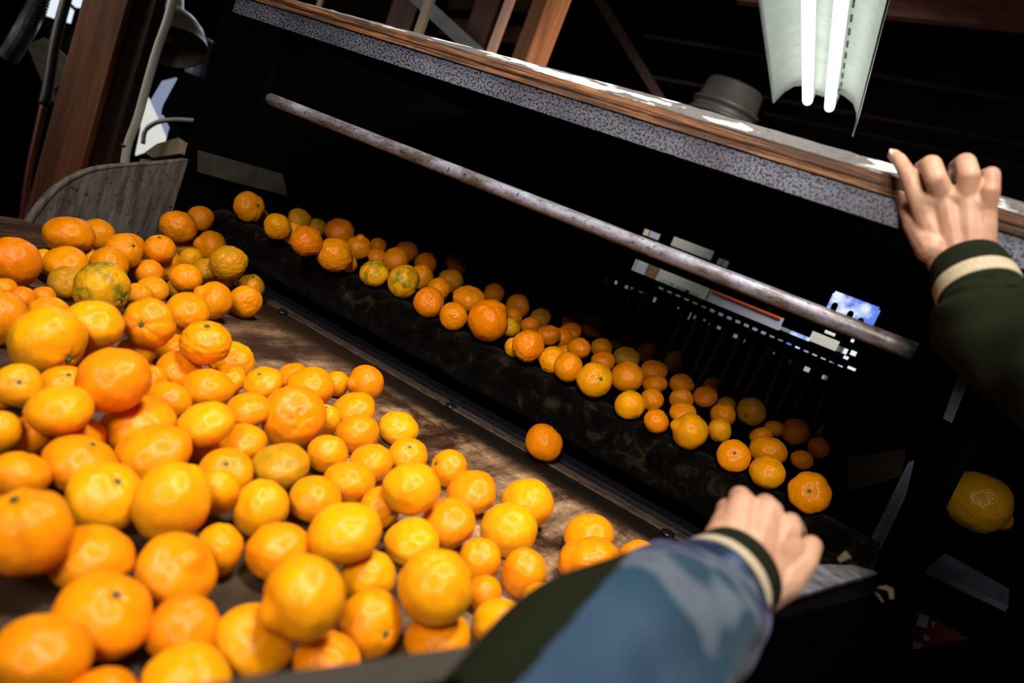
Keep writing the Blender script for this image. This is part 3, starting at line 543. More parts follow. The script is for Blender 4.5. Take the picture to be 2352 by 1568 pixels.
B|-0.7487|1.7742|-0.2728|0.0294|0.0271|-0.34|-0.39|0.86|d|R|0|medium shaded deep-orange fruit, just above the flat-topped bright orange
B|-0.9116|2.1833|-0.2720|0.0304|0.0275|-0.14|-0.35|0.93|d|R|0|medium shaded deep-orange fruit, just left of the shaded orange with puckered base
B|-0.8037|1.9526|-0.2723|0.0321|0.0231|-0.20|-0.56|0.81|o|R|0|medium shaded half-hidden orange, above the flat-topped bright orange
B|-0.8366|2.1760|-0.2570|0.0382|0.0363|0.86|-0.09|-0.51|d|N|0|large shaded orange with puckered base before the hanging fingers
B|-0.6303|1.6178|-0.2528|0.0275|0.0256|-0.40|-0.29|0.87|d|R|0|medium shaded deep-orange fruit, just above right of the flat-topped bright orange
B|-0.5829|1.3846|-0.2612|0.0301|0.0295|-0.30|-0.17|0.94|y|W|0|medium yellow orange with wrinkled skin, just above left of the flat-topped bright orange
B|-0.5343|1.3559|-0.2554|0.0301|0.0305|-0.15|-0.59|0.79|o|R|0|bright round orange with small flat top at the middle of the roller
B|-0.6640|1.6356|-0.2789|0.0249|0.0200|-0.52|-0.25|0.82|o|R|0|small shaded half-hidden orange, above left of the large orange with slit navel
B|-0.4722|1.3543|-0.2540|0.0354|0.0318|0.61|-0.70|0.36|y|R|1|large bright orange with dark slit navel, middle of the roller
B|-0.6937|1.9377|-0.2729|0.0300|0.0260|-0.19|-0.35|0.92|o|R|0|medium shaded orange, just below right of the shaded orange with puckered base
B|-0.5989|1.7211|-0.2724|0.0309|0.0233|-0.15|-0.64|0.75|d|R|0|medium shaded deep-orange fruit, just above right of the large orange with slit navel
B|-0.7392|2.2152|-0.2686|0.0352|0.0253|-0.03|-0.63|0.77|v|R|0|large shaded olive orange, just above the dark green ribbed orange
B|-0.6114|1.9271|-0.2677|0.0364|0.0278|0.01|-0.47|0.88|v|L|1|dark green ribbed fruit in the shade behind the roller
B|-0.6521|2.2293|-0.2669|0.0362|0.0316|-0.32|-0.44|0.84|o|R|0|large shaded orange, just right of the dark green ribbed orange
B|-0.4901|1.6035|-0.2618|0.0371|0.0350|-0.12|-0.39|0.91|o|R|0|bright tall orange right of the one with slit navel
B|-0.5277|1.9245|-0.2680|0.0368|0.0280|-0.16|-0.36|0.92|o|W|0|large shaded half-hidden orange with wrinkled skin, just left of the upright shaded orange
B|-0.4684|1.7631|-0.2737|0.0305|0.0229|-0.40|-0.45|0.80|d|R|0|medium shaded half-hidden deep-orange fruit, just above right of the bright orange with low stem
B|-0.3880|1.3563|-0.2677|0.0288|0.0282|0.81|-0.24|-0.54|y|R|1|bright orange with green stem low at the roller edge
B|-0.4069|1.5640|-0.2763|0.0253|0.0243|-0.15|-0.41|0.90|o|R|0|medium orange, just right of the bright orange with low stem
B|-0.5614|2.2363|-0.2597|0.0369|0.0373|-0.42|-0.16|0.89|v|R|0|upright shaded orange deepest in the middle, before the hanging fingers
B|-0.4510|1.9435|-0.2709|0.0331|0.0263|-0.07|-0.33|0.94|o|R|0|medium shaded orange, just below the upright shaded orange
B|-0.3875|1.7349|-0.2756|0.0285|0.0205|0.34|-0.82|-0.46|o|R|1|medium shaded half-hidden orange with visible stem, just above the big knob-necked orange
B|-0.3772|1.9261|-0.2716|0.0312|0.0236|-0.19|-0.72|0.67|d|R|0|medium shaded deep-orange fruit, just above right of the big knob-necked orange
B|-0.4304|2.2316|-0.2755|0.0283|0.0203|-0.03|-0.66|0.75|d|R|0|medium shaded deep-orange fruit, above right of the big knob-necked orange
B|-0.3306|1.9874|-0.2773|0.0249|0.0227|-0.39|-0.25|0.89|v|R|0|small shaded olive orange, just left of the large dim orange with stem pit
B|-0.2937|1.7771|-0.2721|0.0305|0.0276|-0.20|-0.09|0.97|o|R|0|medium shaded orange, above the stemmed orange right of the knob-necked one
B|-0.2558|1.5925|-0.2760|0.0246|0.0264|-0.07|-0.46|0.88|y|R|0|small yellow orange, just right of the big knob-necked orange
B|-0.3376|1.5760|-0.2755|0.0286|0.0206|-0.11|-0.58|0.81|o|R|0|medium half-hidden orange, just above left of the big knob-necked orange
B|-0.3296|1.3562|-0.2727|0.0251|0.0226|0.46|0.08|0.88|o|R|1|small bright orange with green sprig, left of the knob-necked one
B|-0.2654|1.3587|-0.2613|0.0346|0.0321|-0.92|-0.38|0.01|y|N|0|big bright orange with knob neck at left, right half of roller
B|-0.2633|1.9566|-0.2599|0.0374|0.0336|-0.07|-0.90|-0.42|v|R|1|large dim golden orange with dark stem pit, right part of the bed
B|-0.2989|2.4678|-0.2806|0.0206|0.0209|-0.23|-0.58|0.78|d|R|0|small shaded deep-orange fruit, just above right of the large dim orange with stem pit
B|-0.1987|1.9861|-0.2781|0.0253|0.0209|-0.37|-0.09|0.92|o|R|0|medium shaded orange, just above the ribbed dull orange
B|-0.1959|1.7758|-0.2781|0.0258|0.0208|-0.64|-0.06|0.76|d|R|0|medium shaded half-hidden deep-orange fruit, just above left of the ribbed dull orange
B|-0.1525|2.0212|-0.2666|0.0354|0.0320|-0.48|-0.62|0.62|d|W|0|coarse-skinned red-brown shaded orange at the right end of the bed
B|-0.1015|2.3272|-0.2749|0.0275|0.0252|-0.66|-0.12|0.74|d|R|0|medium shaded deep-orange fruit, just right of the coarse red-orange fruit
B|-0.0858|1.9921|-0.2748|0.0258|0.0285|-0.42|-0.66|0.62|d|R|0|medium shaded deep-orange fruit, just below right of the coarse red-orange fruit
B|-0.0935|1.7281|-0.2781|0.0244|0.0218|-0.24|0.02|0.97|d|R|0|small deep-orange fruit, just above the lobed orange at the roller end
B|-0.1500|1.5767|-0.2673|0.0376|0.0301|-0.22|-0.05|0.97|o|L|0|large ribbed dull orange behind the smooth one above the hand
B|-0.1778|1.3597|-0.2664|0.0301|0.0216|0.09|-0.89|0.45|o|R|1|bright orange with green stem dot, cut off below by the roller
B|-0.1155|1.3586|-0.2650|0.0317|0.0273|-0.15|-0.45|0.88|y|R|0|smooth amber orange at the roller edge above the lower hand
B|-0.0405|1.3579|-0.2637|0.0353|0.0254|-0.02|-0.96|0.28|o|L|1|lobed squat orange at the right end of the roller above the hand
'''
cnt = 0
for line in TABLE.strip().split('\n'):
    ar, x, y, z, a, b, ax, ay, az, col, kind, st, lab = line.split('|')
    me = MESH[kind][cnt % len(MESH[kind])]; cnt += 1
    o = bpy.data.objects.new('orange', me); COL.objects.link(o)
    a = float(a); b = float(b); o.location = L(float(x), float(y), float(z)); ax = Vector((float(ax), float(ay), float(az)))
    q = ax.to_track_quat('Z', 'Y'); o.rotation_mode = 'QUATERNION'; o.rotation_quaternion = q @ Matrix.Rotation(random.random() * 6.28, 3, 'Z').to_quaternion()
    o.scale = (a, a * random.uniform(.96, 1.0), b)
    c = list(CO[col]); k = random.uniform(.94, 1.05); c[0] *= k; c[1] *= k * random.uniform(.95, 1.06); o.color = c
    tag(o, lab, 'orange', GR[ar])
    if st == '1':
        s = bpy.data.objects.new('stem', stem_me); COL.objects.link(s); s.parent = o

# ---------------------------------------------------------------- person: two hands and jacket sleeves
skin = mat('skin', (.50, .27, .18), .5, 0, .35)
v = coords(skin, (1, 1, 1)); c1, f1 = noise_ramp(skin, v, 28, [(.35, (.32, .155, .098)), (.65, (.45, .265, .18))], 4); base(skin, c1)
_, f2 = noise_ramp(skin, v, 260, [(0, (0, 0, 0)), (1, (1, 1, 1))], 4); _, f3 = noise_ramp(skin, coords(skin, (90, 60, 60)), 1.5, [(0, (0, 0, 0)), (1, (1, 1, 1))], 4)
n1 = bump(skin, f3, .18, .001); bump(skin, f2, .18, .0006, n1)
skin.node_tree.nodes['Principled BSDF'].inputs['Subsurface Weight'].default_value = .12; skin.node_tree.nodes['Principled BSDF'].inputs['Subsurface Scale'].default_value = .006
skin.node_tree.nodes['Principled BSDF'].inputs['Subsurface Radius'].default_value = (1, .35, .2)
hb = bmesh.new()
def ball(p, r):
    m_ = Matrix.Translation(p) @ Matrix.Diagonal((r, r, r, 1)); bmesh.ops.create_icosphere(hb, subdivisions=2, radius=1.0, matrix=m_)
def limb(pts):                     # chain of (point, radius)
    for i, (p, r) in enumerate(pts):
        ball(p, r)
        if i:
            q, s = pts[i - 1]; d = (p - q); n = max(2, int(d.length / .004))
            for k in range(1, n): ball(q + d * (k / n), s + (r - s) * k / n)
def H(x, y, t, rpx): return (at(x, y, t), rpx * t / FPX)
# right hand gripping the lid edge
rw = H(2222, 612, .815, 62)
mI, mM, mR, mP = H(2116, 470, .842, 25), H(2168, 452, .828, 27), H(2222, 455, .815, 26), H(2264, 482, .807, 24)
for mm, wpt in ((mI, H(2172, 600, .828, 40)), (mM, H(2200, 605, .822, 44)), (mR, H(2225, 600, .818, 44)), (mP, H(2246, 590, .815, 38))):
    mid = (mm[0].lerp(wpt[0], .5), lerp(mm[1], wpt[1], .55)); limb([mm, mid, wpt])
limb([mI, mM, mR, mP])
limb([mI, H(2084, 398, .850, 19), H(2066, 368, .868, 16.5), H(2053, 356, .880, 14)])
limb([mM, H(2150, 412, .820, 25), H(2138, 380, .835, 25), H(2118, 388, .880, 20), H(2112, 412, .925, 17)])
limb([mR, H(2226, 405, .808, 25), H(2217, 375, .828, 24.5), H(2198, 384, .870, 19), H(2195, 410, .905, 16)])
limb([mP, H(2274, 440, .800, 22), H(2276, 402, .812, 20.5), H(2262, 404, .850, 17), H(2255, 430, .885, 14)])
limb([H(2140, 570, .83, 36), H(2100, 515, .855, 25), H(2082, 468, .880, 20), H(2064, 436, .885, 15)])
limb([rw, H(2262, 690, .80, 62), H(2400, 830, .71, 66)])
# left hand closed over the plank end
lw = H(1690, 1322, .60, 88)
nP, nR, nM, nI = H(1676, 1190, .640, 36), H(1706, 1163, .642, 37), H(1762, 1180, .636, 37), H(1806, 1218, .628, 36)
for mm, wpt in ((nP, H(1650, 1290, .602, 60)), (nR, H(1672, 1300, .600, 68)), (nM, H(1705, 1318, .600, 70)), (nI, H(1735, 1340, .604, 62))):
    mid = (mm[0].lerp(wpt[0], .5), lerp(mm[1], wpt[1], .5)); limb([mm, mid, wpt])
limb([(p_, r_ * .82) for p_, r_ in (nP, nR, nM, nI)])
limb([nP, H(1668, 1168, .665, 24), H(1684, 1176, .70, 20), H(1700, 1205, .72, 19)])
limb([nR, H(1700, 1142, .655, 27), H(1716, 1155, .70, 25), H(1735, 1200, .725, 21)])
limb([nM, H(1758, 1160, .650, 27), H(1774, 1172, .695, 26), H(1785, 1215, .715, 21)])
limb([nI, H(1815, 1203, .64, 27), H(1826, 1218, .680, 25), H(1832, 1260, .70, 21)])
limb([H(1745, 1365, .605, 50), H(1800, 1335, .605, 46), H(1846, 1290, .615, 32), H(1862, 1255, .632, 27)])
limb([H(1770, 1300, .612, 50), H(1808, 1262, .62, 42)])
limb([lw, H(1600, 1395, .55, 84), H(1440, 1520, .435, 110), H(1180, 1790, .36, 150)])
def V3(x, y, z, r): return (L(x, y, z), r)
def limbc(pts, st=.012):
    for i, (p, r) in enumerate(pts):
        ball(p, r)
        if i:
            q, s = pts[i - 1]; d = (p - q); n = max(2, int(d.length / st))
            for k in range(1, n): ball(q + d * (k / n), s + (r - s) * k / n)
limbc([H(1180, 1790, .36, 150), V3(.12, -.14, -.20, .045)]); limbc([H(2400, 830, .71, 66), H(2680, 1050, .60, 80), V3(.50, -.16, -.20, .045)])
limbc([V3(.12, -.14, -.20, .045), V3(.31, -.20, -.20, .09), V3(.50, -.16, -.20, .045)]); limbc([V3(.31, -.20, -.20, .09), V3(.32, -.22, -.60, .11), V3(.33, -.24, -.80, .12)], .02)
limbc([V3(.31, -.19, -.12, .058), V3(.30, -.17, .0, .055), V3(.30, -.15, .07, .075)]); limbc([V3(.30, -.16, .12, .088), V3(.30, -.12, .05, .06), V3(.298, -.10, .02, .035)])
limbc([V3(.298, -.07, .11, .012), V3(.297, -.052, .085, .014)], .004); limbc([V3(.215, -.16, .09, .012), V3(.212, -.165, .12, .014)], .004); limbc([V3(.388, -.16, .09, .012), V3(.39, -.165, .12, .014)], .004)
hm = bpy.data.meshes.new('person'); hb.to_mesh(hm); hb.free()
tmp = bpy.data.objects.new('tmp', hm); COL.objects.link(tmp)
rm = tmp.modifiers.new('r', 'REMESH'); rm.mode = 'VOXEL'; rm.voxel_size = .0016; rm.use_smooth_shade = True
s_ = tmp.modifiers.new('s', 'SMOOTH'); s_.factor = .5; s_.iterations = 6
bpy.context.view_layer.update(); dg = bpy.context.evaluated_depsgraph_get()
pm = bpy.data.meshes.new_from_object(tmp.evaluated_get(dg)); bpy.data.objects.remove(tmp)
for p in pm.polygons: p.use_smooth = True
pm.materials.clear(); pm.name = 'person'
person = link('person', pm, skin); tag(person, 'person in a blue patterned fleece jacket gripping the lid edge and the tray plank', 'person')
# fingernail on the straight forefinger
nail = mat('fingernail', (.62, .40, .33), .3, 0, .5)
nb = bmesh.new(); bmesh.ops.create_uvsphere(nb, u_segments=16, v_segments=10, radius=1.0)
nc = at(2051, 353, .8745); up = -zr
for vtx in nb.verts:
    vtx.co = nc + xr * (vtx.co.x * .0035 - vtx.co.y * .003) + (-yr) * (vtx.co.y * .0058 + vtx.co.x * .001) - zr * vtx.co.z * .0016
obj('fingernail', nb, nail, person, True)
# fabrics
fleece = mat('blue_patterned_fleece', (.1, .15, .25), .95, 0, .1)
v = coords(fleece, (1, 1, 1))
fa, fb = at(1640, 1356, .575), at(1330, 1620, .39); fd = (fb - fa); flen = fd.length; fd.normalize()
tcf = nd(fleece, 'ShaderNodeTexCoord'); sub = nd(fleece, 'ShaderNodeVectorMath', operation='SUBTRACT'); sub.inputs[1].default_value = fa; lk(fleece, tcf.outputs['Object'], sub.inputs[0])
dt = nd(fleece, 'ShaderNodeVectorMath', operation='DOT_PRODUCT'); dt.inputs[1].default_value = fd / flen; lk(fleece, sub.outputs[0], dt.inputs[0])
nz = nd(fleece, 'ShaderNodeTexNoise'); nz.inputs['Scale'].default_value = 14; nz.inputs['Detail'].default_value = 1.5; lk(fleece, v, nz.inputs['Vector'])
ma = nd(fleece, 'ShaderNodeMath', operation='MULTIPLY_ADD'); ma.inputs[1].default_value = 2.2; lk(fleece, nz.outputs['Fac'], ma.inputs[0]); lk(fleece, dt.outputs['Value'], ma.inputs[2])
wr = nd(fleece, 'ShaderNodeMath', operation='PINGPONG'); wr.inputs[1].default_value = 1.6; mb = nd(fleece, 'ShaderNodeMath', operation='SUBTRACT'); mb.inputs[1].default_value = .80; lk(fleece, ma.outputs[0], mb.inputs[0]); lk(fleece, mb.outputs[0], wr.inputs[0])
mr_ = nd(fleece, 'ShaderNodeMapRange'); mr_.inputs[2].default_value = 1.6; lk(fleece, wr.outputs[0], mr_.inputs[0])
rp = nd(fleece, 'ShaderNodeValToRGB'); e = rp.color_ramp.elements
st6 = [(.0, (.050, .050, .125)), (.25, (.055, .056, .140)), (.32, (.008, .010, .038)), (.42, (.006, .020, .042)), (.48, (.028, .042, .100)), (.54, (.080, .098, .13)), (.61, (.065, .085, .115)), (.67, (.010, .036, .065)), (1.0, (.028, .052, .095))]
while len(e) < len(st6): e.new(.5)
for k_, (p_, c_) in enumerate(st6): e[k_].position = p_; e[k_].color = (*c_, 1)
lk(fleece, mr_.outputs[0], rp.inputs['Fac']); base(fleece, rp.outputs['Color'])
_, f2 = noise_ramp(fleece, v, 400, [(0, (0, 0, 0)), (1, (1, 1, 1))], 4); bump(fleece, f2, .4, .002)
fleece.node_tree.nodes['Principled BSDF'].inputs['Sheen Weight'].default_value = .04
rib = simple('dark_green_rib_knit', (.0045, .0065, .0025), (.008, .011, .004), (200, 200, 200), 2, .95, 0, .5, .001, spec=.1)
cream = simple('cream_rib_knit', (.30, .25, .17), (.42, .36, .26), (200, 200, 200), 2, .95, 0, .5, .001, spec=.1)
def tube(name, path, mt, seg=48, fold=None, parent=person, n=6):
    bm = bmesh.new(); P_ = smoothpts([p for p, r in path], n); rr = []
    for i in range(len(path) - 1): rr += [lerp(path[i][1], path[i + 1][1], k / n) for k in range(n)]
    rr.append(path[-1][1]); sweep(bm, P_, rr, seg, False, fold); o = obj(name, bm, mt, parent, True)
    so = o.modifiers.new('thick', 'SOLIDIFY'); so.thickness = .003; so.offset = -1; return o
# right cuff and sleeve
def axis_pts(a, b, ks): return [a[0].lerp(b[0], k) for k in ks]
A_ = H(2216, 596, .812, 0); B_ = H(2300, 790, .74, 0)
cf = lambda k, rpx: (A_[0].lerp(B_[0], k), rpx * .80 / FPX)
sleeve = tube('sleeve', [cf(.50, 88), cf(.62, 104), cf(.85, 122), (at(2390, 815, .71), .060), (at(2520, 915, .66), .064), (at(2680, 1050, .60), .066), (L(.50, -.16, -.20), .075)], fleece, fold=lambda i, a: .05 * math.sin(3 * a + i * .7) + .03 * math.sin(5 * a - i))
cuff = tube('cuff', [cf(.04, 76), cf(.12, 82), cf(.24, 86), cf(.29, 86)], rib, 96, fold=lambda i, a: .008 * math.sin(48 * a), parent=sleeve)
tube('cuff_stripe', [cf(.29, 86.5), cf(.38, 88), cf(.44, 88.5)], cream, 96, fold=lambda i, a: .008 * math.sin(48 * a), parent=sleeve)
tube('cuff', [cf(.44, 87), cf(.50, 89), cf(.56, 92)], rib, 96, parent=sleeve)
# left cuff and sleeve
D_ = [(at(x, y, t), r * t / FPX) for x, y, t, r in ((1694, 1312, .600, 108), (1660, 1340, .585, 118), (1646, 1352, .578, 123), (1604, 1400, .555, 148), (1530, 1445, .50, 196), (1440, 1520, .435, 226), (1330, 1620, .39, 246), (1180, 1790, .36, 270))]
sl2 = tube('sleeve', D_[2:], fleece, 240, n=30, fold=lambda i, a: .055 * math.sin(2 * a + i * .05 + 1) + .03 * math.sin(5 * a - i * .06) + .02 * math.sin(9 * a + i * .1))
tube('cuff', [D_[0], (D_[0][0].lerp(D_[1][0], .5), D_[0][1] * 1.04), D_[1]], rib, 128, fold=lambda i, a: .006 * math.sin(60 * a), parent=sl2)
tube('cuff_stripe', [D_[1], (D_[2][0], D_[2][1] * 1.0)], cream, 128, fold=lambda i, a: .006 * math.sin(60 * a), parent=sl2)
# jacket body and hair (outside the frame)
bm = bmesh.new(); lathe(bm, [(.17, -.92), (.185, -.7), (.19, -.45), (.20, -.28), (.17, -.16), (.10, -.09), (.075, -.05)], 40, L(.31, -.20, 0), (0, 0, 1))
for vtx in bm.verts: vtx.co.y = (vtx.co.y + .20) * .68 - .20
jb_ = obj('jacket_body', bm, fleece, person, True)
hair = simple('dark_hair', (.01, .008, .006), (.03, .02, .015), (40, 40, 9), 4, .5)
bm = bmesh.new(); bmesh.ops.create_icosphere(bm, subdivisions=4, radius=1.0)
bmesh.ops.delete(bm, geom=[v_ for v_ in bm.verts if v_.co.z < -.1 + .75 * v_.co.y or v_.co.z < -.55], context='VERTS')
for v_ in bm.verts: v_.co = L(.30, -.165, .125) + Vector((v_.co.x * .094, v_.co.y * .098, v_.co.z * .094))
obj('hair', bm, hair, person, True)
# dark green side panel sewn along the left sleeve
sl2.data.materials.append(rib)
g1, g2 = at(1432, 1290, .52), at(1195, 1568, .40); gn = (g2 - g1).cross(g1 - camo.location).normalized()
if gn.dot(at(1300, 1350, .48) - g1) < 0: gn = -gn
for p in sl2.data.polygons:
    c_ = p.center
    if (c_ - g1).dot(gn) > .0005 and p.center.y > .2: p.material_index = 1
sleeve.data.materials.append(rib)
for p in sleeve.data.polygons:
    if p.normal.dot(xr) < .72: p.material_index = 1

# ---------------------------------------------------------------- fluorescent fixture
white_enamel = simple('cream_enamel', (.52, .54, .47), (.62, .64, .56), (5, 5, 5), 3, .45)
fix = thing('fluorescent_fixture', 'twin-tube fluorescent fixture with curved cream reflector hanging at upper right', 'light fixture', at(1880, 245, 2.7))
e0 = at(1882, 238, 2.7); e1 = e0 + Vector((.16, -1.32, 0)); ax_ = (e1 - e0).normalized(); sd = ax_.cross(Vector((0, 0, 1))).normalized()
bm = bmesh.new(); prof = [(-.155, -.045), (-.15, -.03), (-.135, .005), (-.11, .035), (-.07, .052), (-.045, .055), (-.03, .03), (.03, .03), (.045, .055), (.07, .052), (.11, .035), (.135, .005), (.15, -.03), (.155, -.075)]
rows = [[bm.verts.new(e0 + ax_ * (k * 1.33 / 10) + sd * (-p) + Vector((0, 0, q))) for p, q in prof] for k in range(11)]
for k in range(10):
    for j in range(len(prof) - 1): bm.faces.new((rows[k][j], rows[k][j + 1], rows[k + 1][j + 1], rows[k + 1][j]))
rf = obj('reflector', bm, white_enamel, fix, True); so = rf.modifiers.new('t', 'SOLIDIFY'); so.thickness = .003
tubem = emis('lit_fluorescent_tube', (.90, 1.0, .93), 2.6)
capm = mat('tube_cap', (.6, .6, .6), .3, .8)
for s in (-1, 1):
    bm = bmesh.new(); o0 = e0 + sd * (.040 * s) + Vector((0, 0, -.008))
    lathe(bm, [(.001, 0), (.0165, .003), (.0175, .02), (.0175, 1.22), (.016, 1.235), (.001, 1.24)], 20, o0 + ax_ * .02, ax_); obj('fluorescent_tube', bm, tubem, fix, True)
    bm = bmesh.new(); box(bm, o0 + ax_ * .045 + Vector((0, 0, .022)), (.03, .03, .04)); obj('lamp_holder', bm, white_enamel, fix)
slotm = mat('slot_shadow', (.05, .05, .045), .8)
for k in range(12):
    bm = bmesh.new(); box(bm, e0 + ax_ * (.12 + k * .1) + sd * (-.052) + Vector((0, 0, .0505)), (.006, .05, .002), Matrix.Rotation(math.atan2(-ax_.x, ax_.y), 3, 'Z')); obj('slot', bm, slotm, fix)
for k in (.25, 1.0):
    bm = bmesh.new(); beam(bm, e0 + ax_ * k + Vector((0, 0, .05)), e0 + ax_ * k + Vector((0, 0, 3.7 - e0.z)), .004, .004); obj('suspension_wire', bm, capm, fix)

# ---------------------------------------------------------------- background timber and shed clutter
def wood(name, c1, c2, c3, sc=(30, 30, 1.5)):
    m = mat(name, c1, .6, 0, .3); v = coords(m, sc); c, f = noise_ramp(m, v, 1.2, [(.3, c1), (.5, c2), (.7, c3)], 7, .6, .3); base(m, c); bump(m, f, .4, .002); return m
redwood = wood('reddish_post_wood', (.040, .012, .004), (.13, .042, .013), (.20, .070, .022))
orangewood = wood('orange_stud_wood', (.18, .050, .016), (.46, .16, .055), (.60, .26, .11))
pinkwood = wood('pinkish_batten', (.42, .22, .16), (.52, .30, .22), (.60, .36, .28))
palewood = wood('pale_batten', (.25, .19, .12), (.36, .28, .19), (.42, .34, .24))
darkred = wood('dark_red_wood', (.012, .004, .003), (.04, .012, .007), (.07, .022, .012))
def upright(name, lab, cat, m, px, py, t, w_, d_, z0=-1.35, z1=2.3, rot=0., group=None):
    p = at(px, py, t); bm = bmesh.new(); rt = Matrix.Rotation(rot, 3, 'Z')
    box(bm, (p.x, p.y, CZ + (z0 + z1) / 2), (w_, d_, z1 - z0), rt, .004); return tag(obj(name, bm, m), lab, cat, group)
pst = upright('timber_post', 'thick reddish timber post rising behind the grey end panel at left', 'post', redwood, 180, 330, 2.45, .135, .14, rot=.55)
pdk = at(256, 330, 2.44); bm = bmesh.new(); box(bm, (pdk.x, pdk.y, 1.8), (.06, .06, 3.6), Matrix.Rotation(.55, 3, 'Z'), .004); obj('side_board', bm, wood('dark_side_board', (.010, .003, .0015), (.024, .008, .004), (.04, .013, .006)), pst)
# painted-over corner board on the post
o_ = upright('timber_stud', 'bright orange-brown timber stud standing behind the lid board', 'stud', orangewood, 1262, 60, 3.0, .085, .05, rot=.4)
upright('timber_stud', 'narrower brown timber stud directly left of the bright orange one', 'stud', wood('brown_stud', (.08, .03, .01), (.20, .085, .022), (.28, .12, .03)), 1222, 70, 3.05, .07, .06, rot=.4)
upright('wooden_batten', 'pinkish wooden batten left of the orange studs above the lid', 'batten', pinkwood, 1150, 60, 2.9, .036, .03, rot=.4)
upright('wooden_batten', 'pale wooden batten above the left half of the lid', 'batten', palewood, 974, 40, 2.9, .034, .03, rot=.4)
upright('wooden_batten', 'dim short batten end near the top left end of the lid', 'batten', palewood, 738, 5, 3.6, .03, .03, rot=.4)
upright('dark_post', 'dark red post behind the pale batten', 'post', darkred, 930, 40, 3.4, .12, .1, rot=.4)
upright('dark_post', 'dark red post between the pale and pinkish battens', 'post', darkred, 1110, 50, 3.5, .11, .1, rot=.4)
def bar(name, lab, cat, m, a, b, wx, wy, side=Vector((0, 0, 1)), group=None):
    bm = bmesh.new(); beam(bm, a, b, wx, wy, side); return tag(obj(name, bm, m), lab, cat, group)
bluegrey = simple('blue_grey_strip', (.09, .09, .11), (.14, .14, .17), (3, 3, 3), 3, .6)
bar('diagonal_brace', 'blue-grey metal brace running diagonally behind the battens', 'brace', bluegrey, at(930, -30, 3.3), at(1105, 130, 3.3), .06, .02, Vector((0, 0, 1)))
bar('diagonal_brace', 'brown wooden brace sloping down to the white pail', 'brace', darkred, at(1340, -60, 4.2), at(1560, 300, 4.2), .05, .04)
bar('crossbeam', 'red-brown crossbeam at the top right corner above the fluorescent fixture', 'beam', wood('red_beam_wood', (.05, .014, .008), (.10, .030, .018), (.13, .042, .025), (1.5, 30, 30)), at(1700, -25, 3.6), at(2500, 50, 3.2), .13, .06)
rafterm = wood('rafter_edge_wood', (.03, .012, .005), (.075, .035, .016), (.10, .05, .024), (1.5, 30, 30))
for k, (xa, ya, xb, yb, tt) in enumerate(((1480, 82, 2420, 245, 4.6), (1500, 178, 2420, 345, 4.9), (1750, 260, 2420, 400, 5.2))):
    bar('wall_board', ('upper', 'middle', 'lower')[k] + ' of the three dark horizontal boards behind the fluorescent fixture', 'board', rafterm, at(xa, ya, tt), at(xb, yb, tt * .93), .022, .03)
for k, (xa, ya, xb, yb) in enumerate(((600, 20, 1000, 25), (1010, 60, 1260, 90), (1030, 0, 1300, 15))):
    bar('wall_board', ('dim brown board far behind the left end of the lid', 'dim brown board low behind the pinkish batten', 'dim brown board high behind the orange studs')[k], 'board', wood_dark if k == 0 else rafterm, at(xa, ya, 4.4), at(xb, yb, 4.4), .10, .03)
# white pail on a shelf behind the lid
pail = thing('white_pail', 'upside-down white plastic pail in the dark behind the lid board', 'pail', at(1650, 285, 4.0))
pl = simple('dull_white_plastic', (.035, .031, .027), (.055, .048, .042), (3, 3, 3), 3, .5)
bm = bmesh.new(); p0 = at(1650, 285, 4.0); lathe(bm, [(a_ * 1.48, b_ * 1.48) for a_, b_ in [(.118, -.12), (.122, .01), (.127, .012), (.127, .024), (.119, .026), (.119, .05), (.125, .052), (.125, .064), (.112, .07), (.105, .135), (.098, .142), (.001, .142)]], 40, p0, (.05, 0, 1)); obj('pail_body', bm, pl, pail, True)
bm = bmesh.new(); box(bm, p0 + Vector((.0, .05, -.195)), (.8, .4, .03)); tag(obj('wall_shelf', bm, wood_dark), 'dark wooden shelf carrying the white pail', 'shelf')
# lidded rail continuing right of the hand
bar('guard_rail', 'dark purple-brown rail behind the right hand at the right frame edge', 'rail', wood('purple_brown_wood', (.05, .018, .018), (.085, .032, .032), (.11, .045, .045), (1.5, 30, 30)), at(2200, 452, 1.25), at(2520, 540, 1.15), .022, .03)

# left background
win = bpy.data.objects.new('window_1', None); COL.objects.link(win); win.location = at(130, 60, 4.2); win['kind'] = 'structure'
skyg = emis('bright_overcast_pane', (.80, .88, 1.0), 1.0)
def pxpoly(bm, pts, t, th=.01): prism(bm, [at(x, y, t) for x, y in pts], zr * th)
bm = bmesh.new(); pxpoly(bm, [(98, -30), (235, -30), (235, 75), (80, 28)], 4.2); obj('window_pane', bm, skyg, win)
fr = simple('blue_grey_sill', (.20, .21, .25), (.30, .31, .36), (3, 3, 3), 3, .6)
bm = bmesh.new(); pxpoly(bm, [(80, 28), (235, 78), (230, 190), (175, 138), (90, 50)], 4.15); obj('window_sill', bm, fr, win)
bm = bmesh.new(); beam(bm, at(160, -10, 4.0), at(150, 30, 4.0), .02, .02); beam(bm, at(183, 20, 4.0), at(170, 68, 4.0), .05, .02); beam(bm, at(160, 10, 4.0), at(200, 45, 4.0), .014, .014); obj('window_latch', bm, wood_dark, win)
win2 = bpy.data.objects.new('window_2', None); COL.objects.link(win2); win2.location = at(365, 290, 3.6); win2['kind'] = 'structure'
creamp = emis('sunlit_opening', (.86, .86, .80), .78); bluep2 = emis('bluish_pane', (.34, .40, .62), .55)
bm = bmesh.new(); pxpoly(bm, [(330, 210), (346, 232), (372, 285), (384, 322), (382, 332), (310, 356), (322, 300)], 3.6); obj('window_pane', bm, creamp, win2)
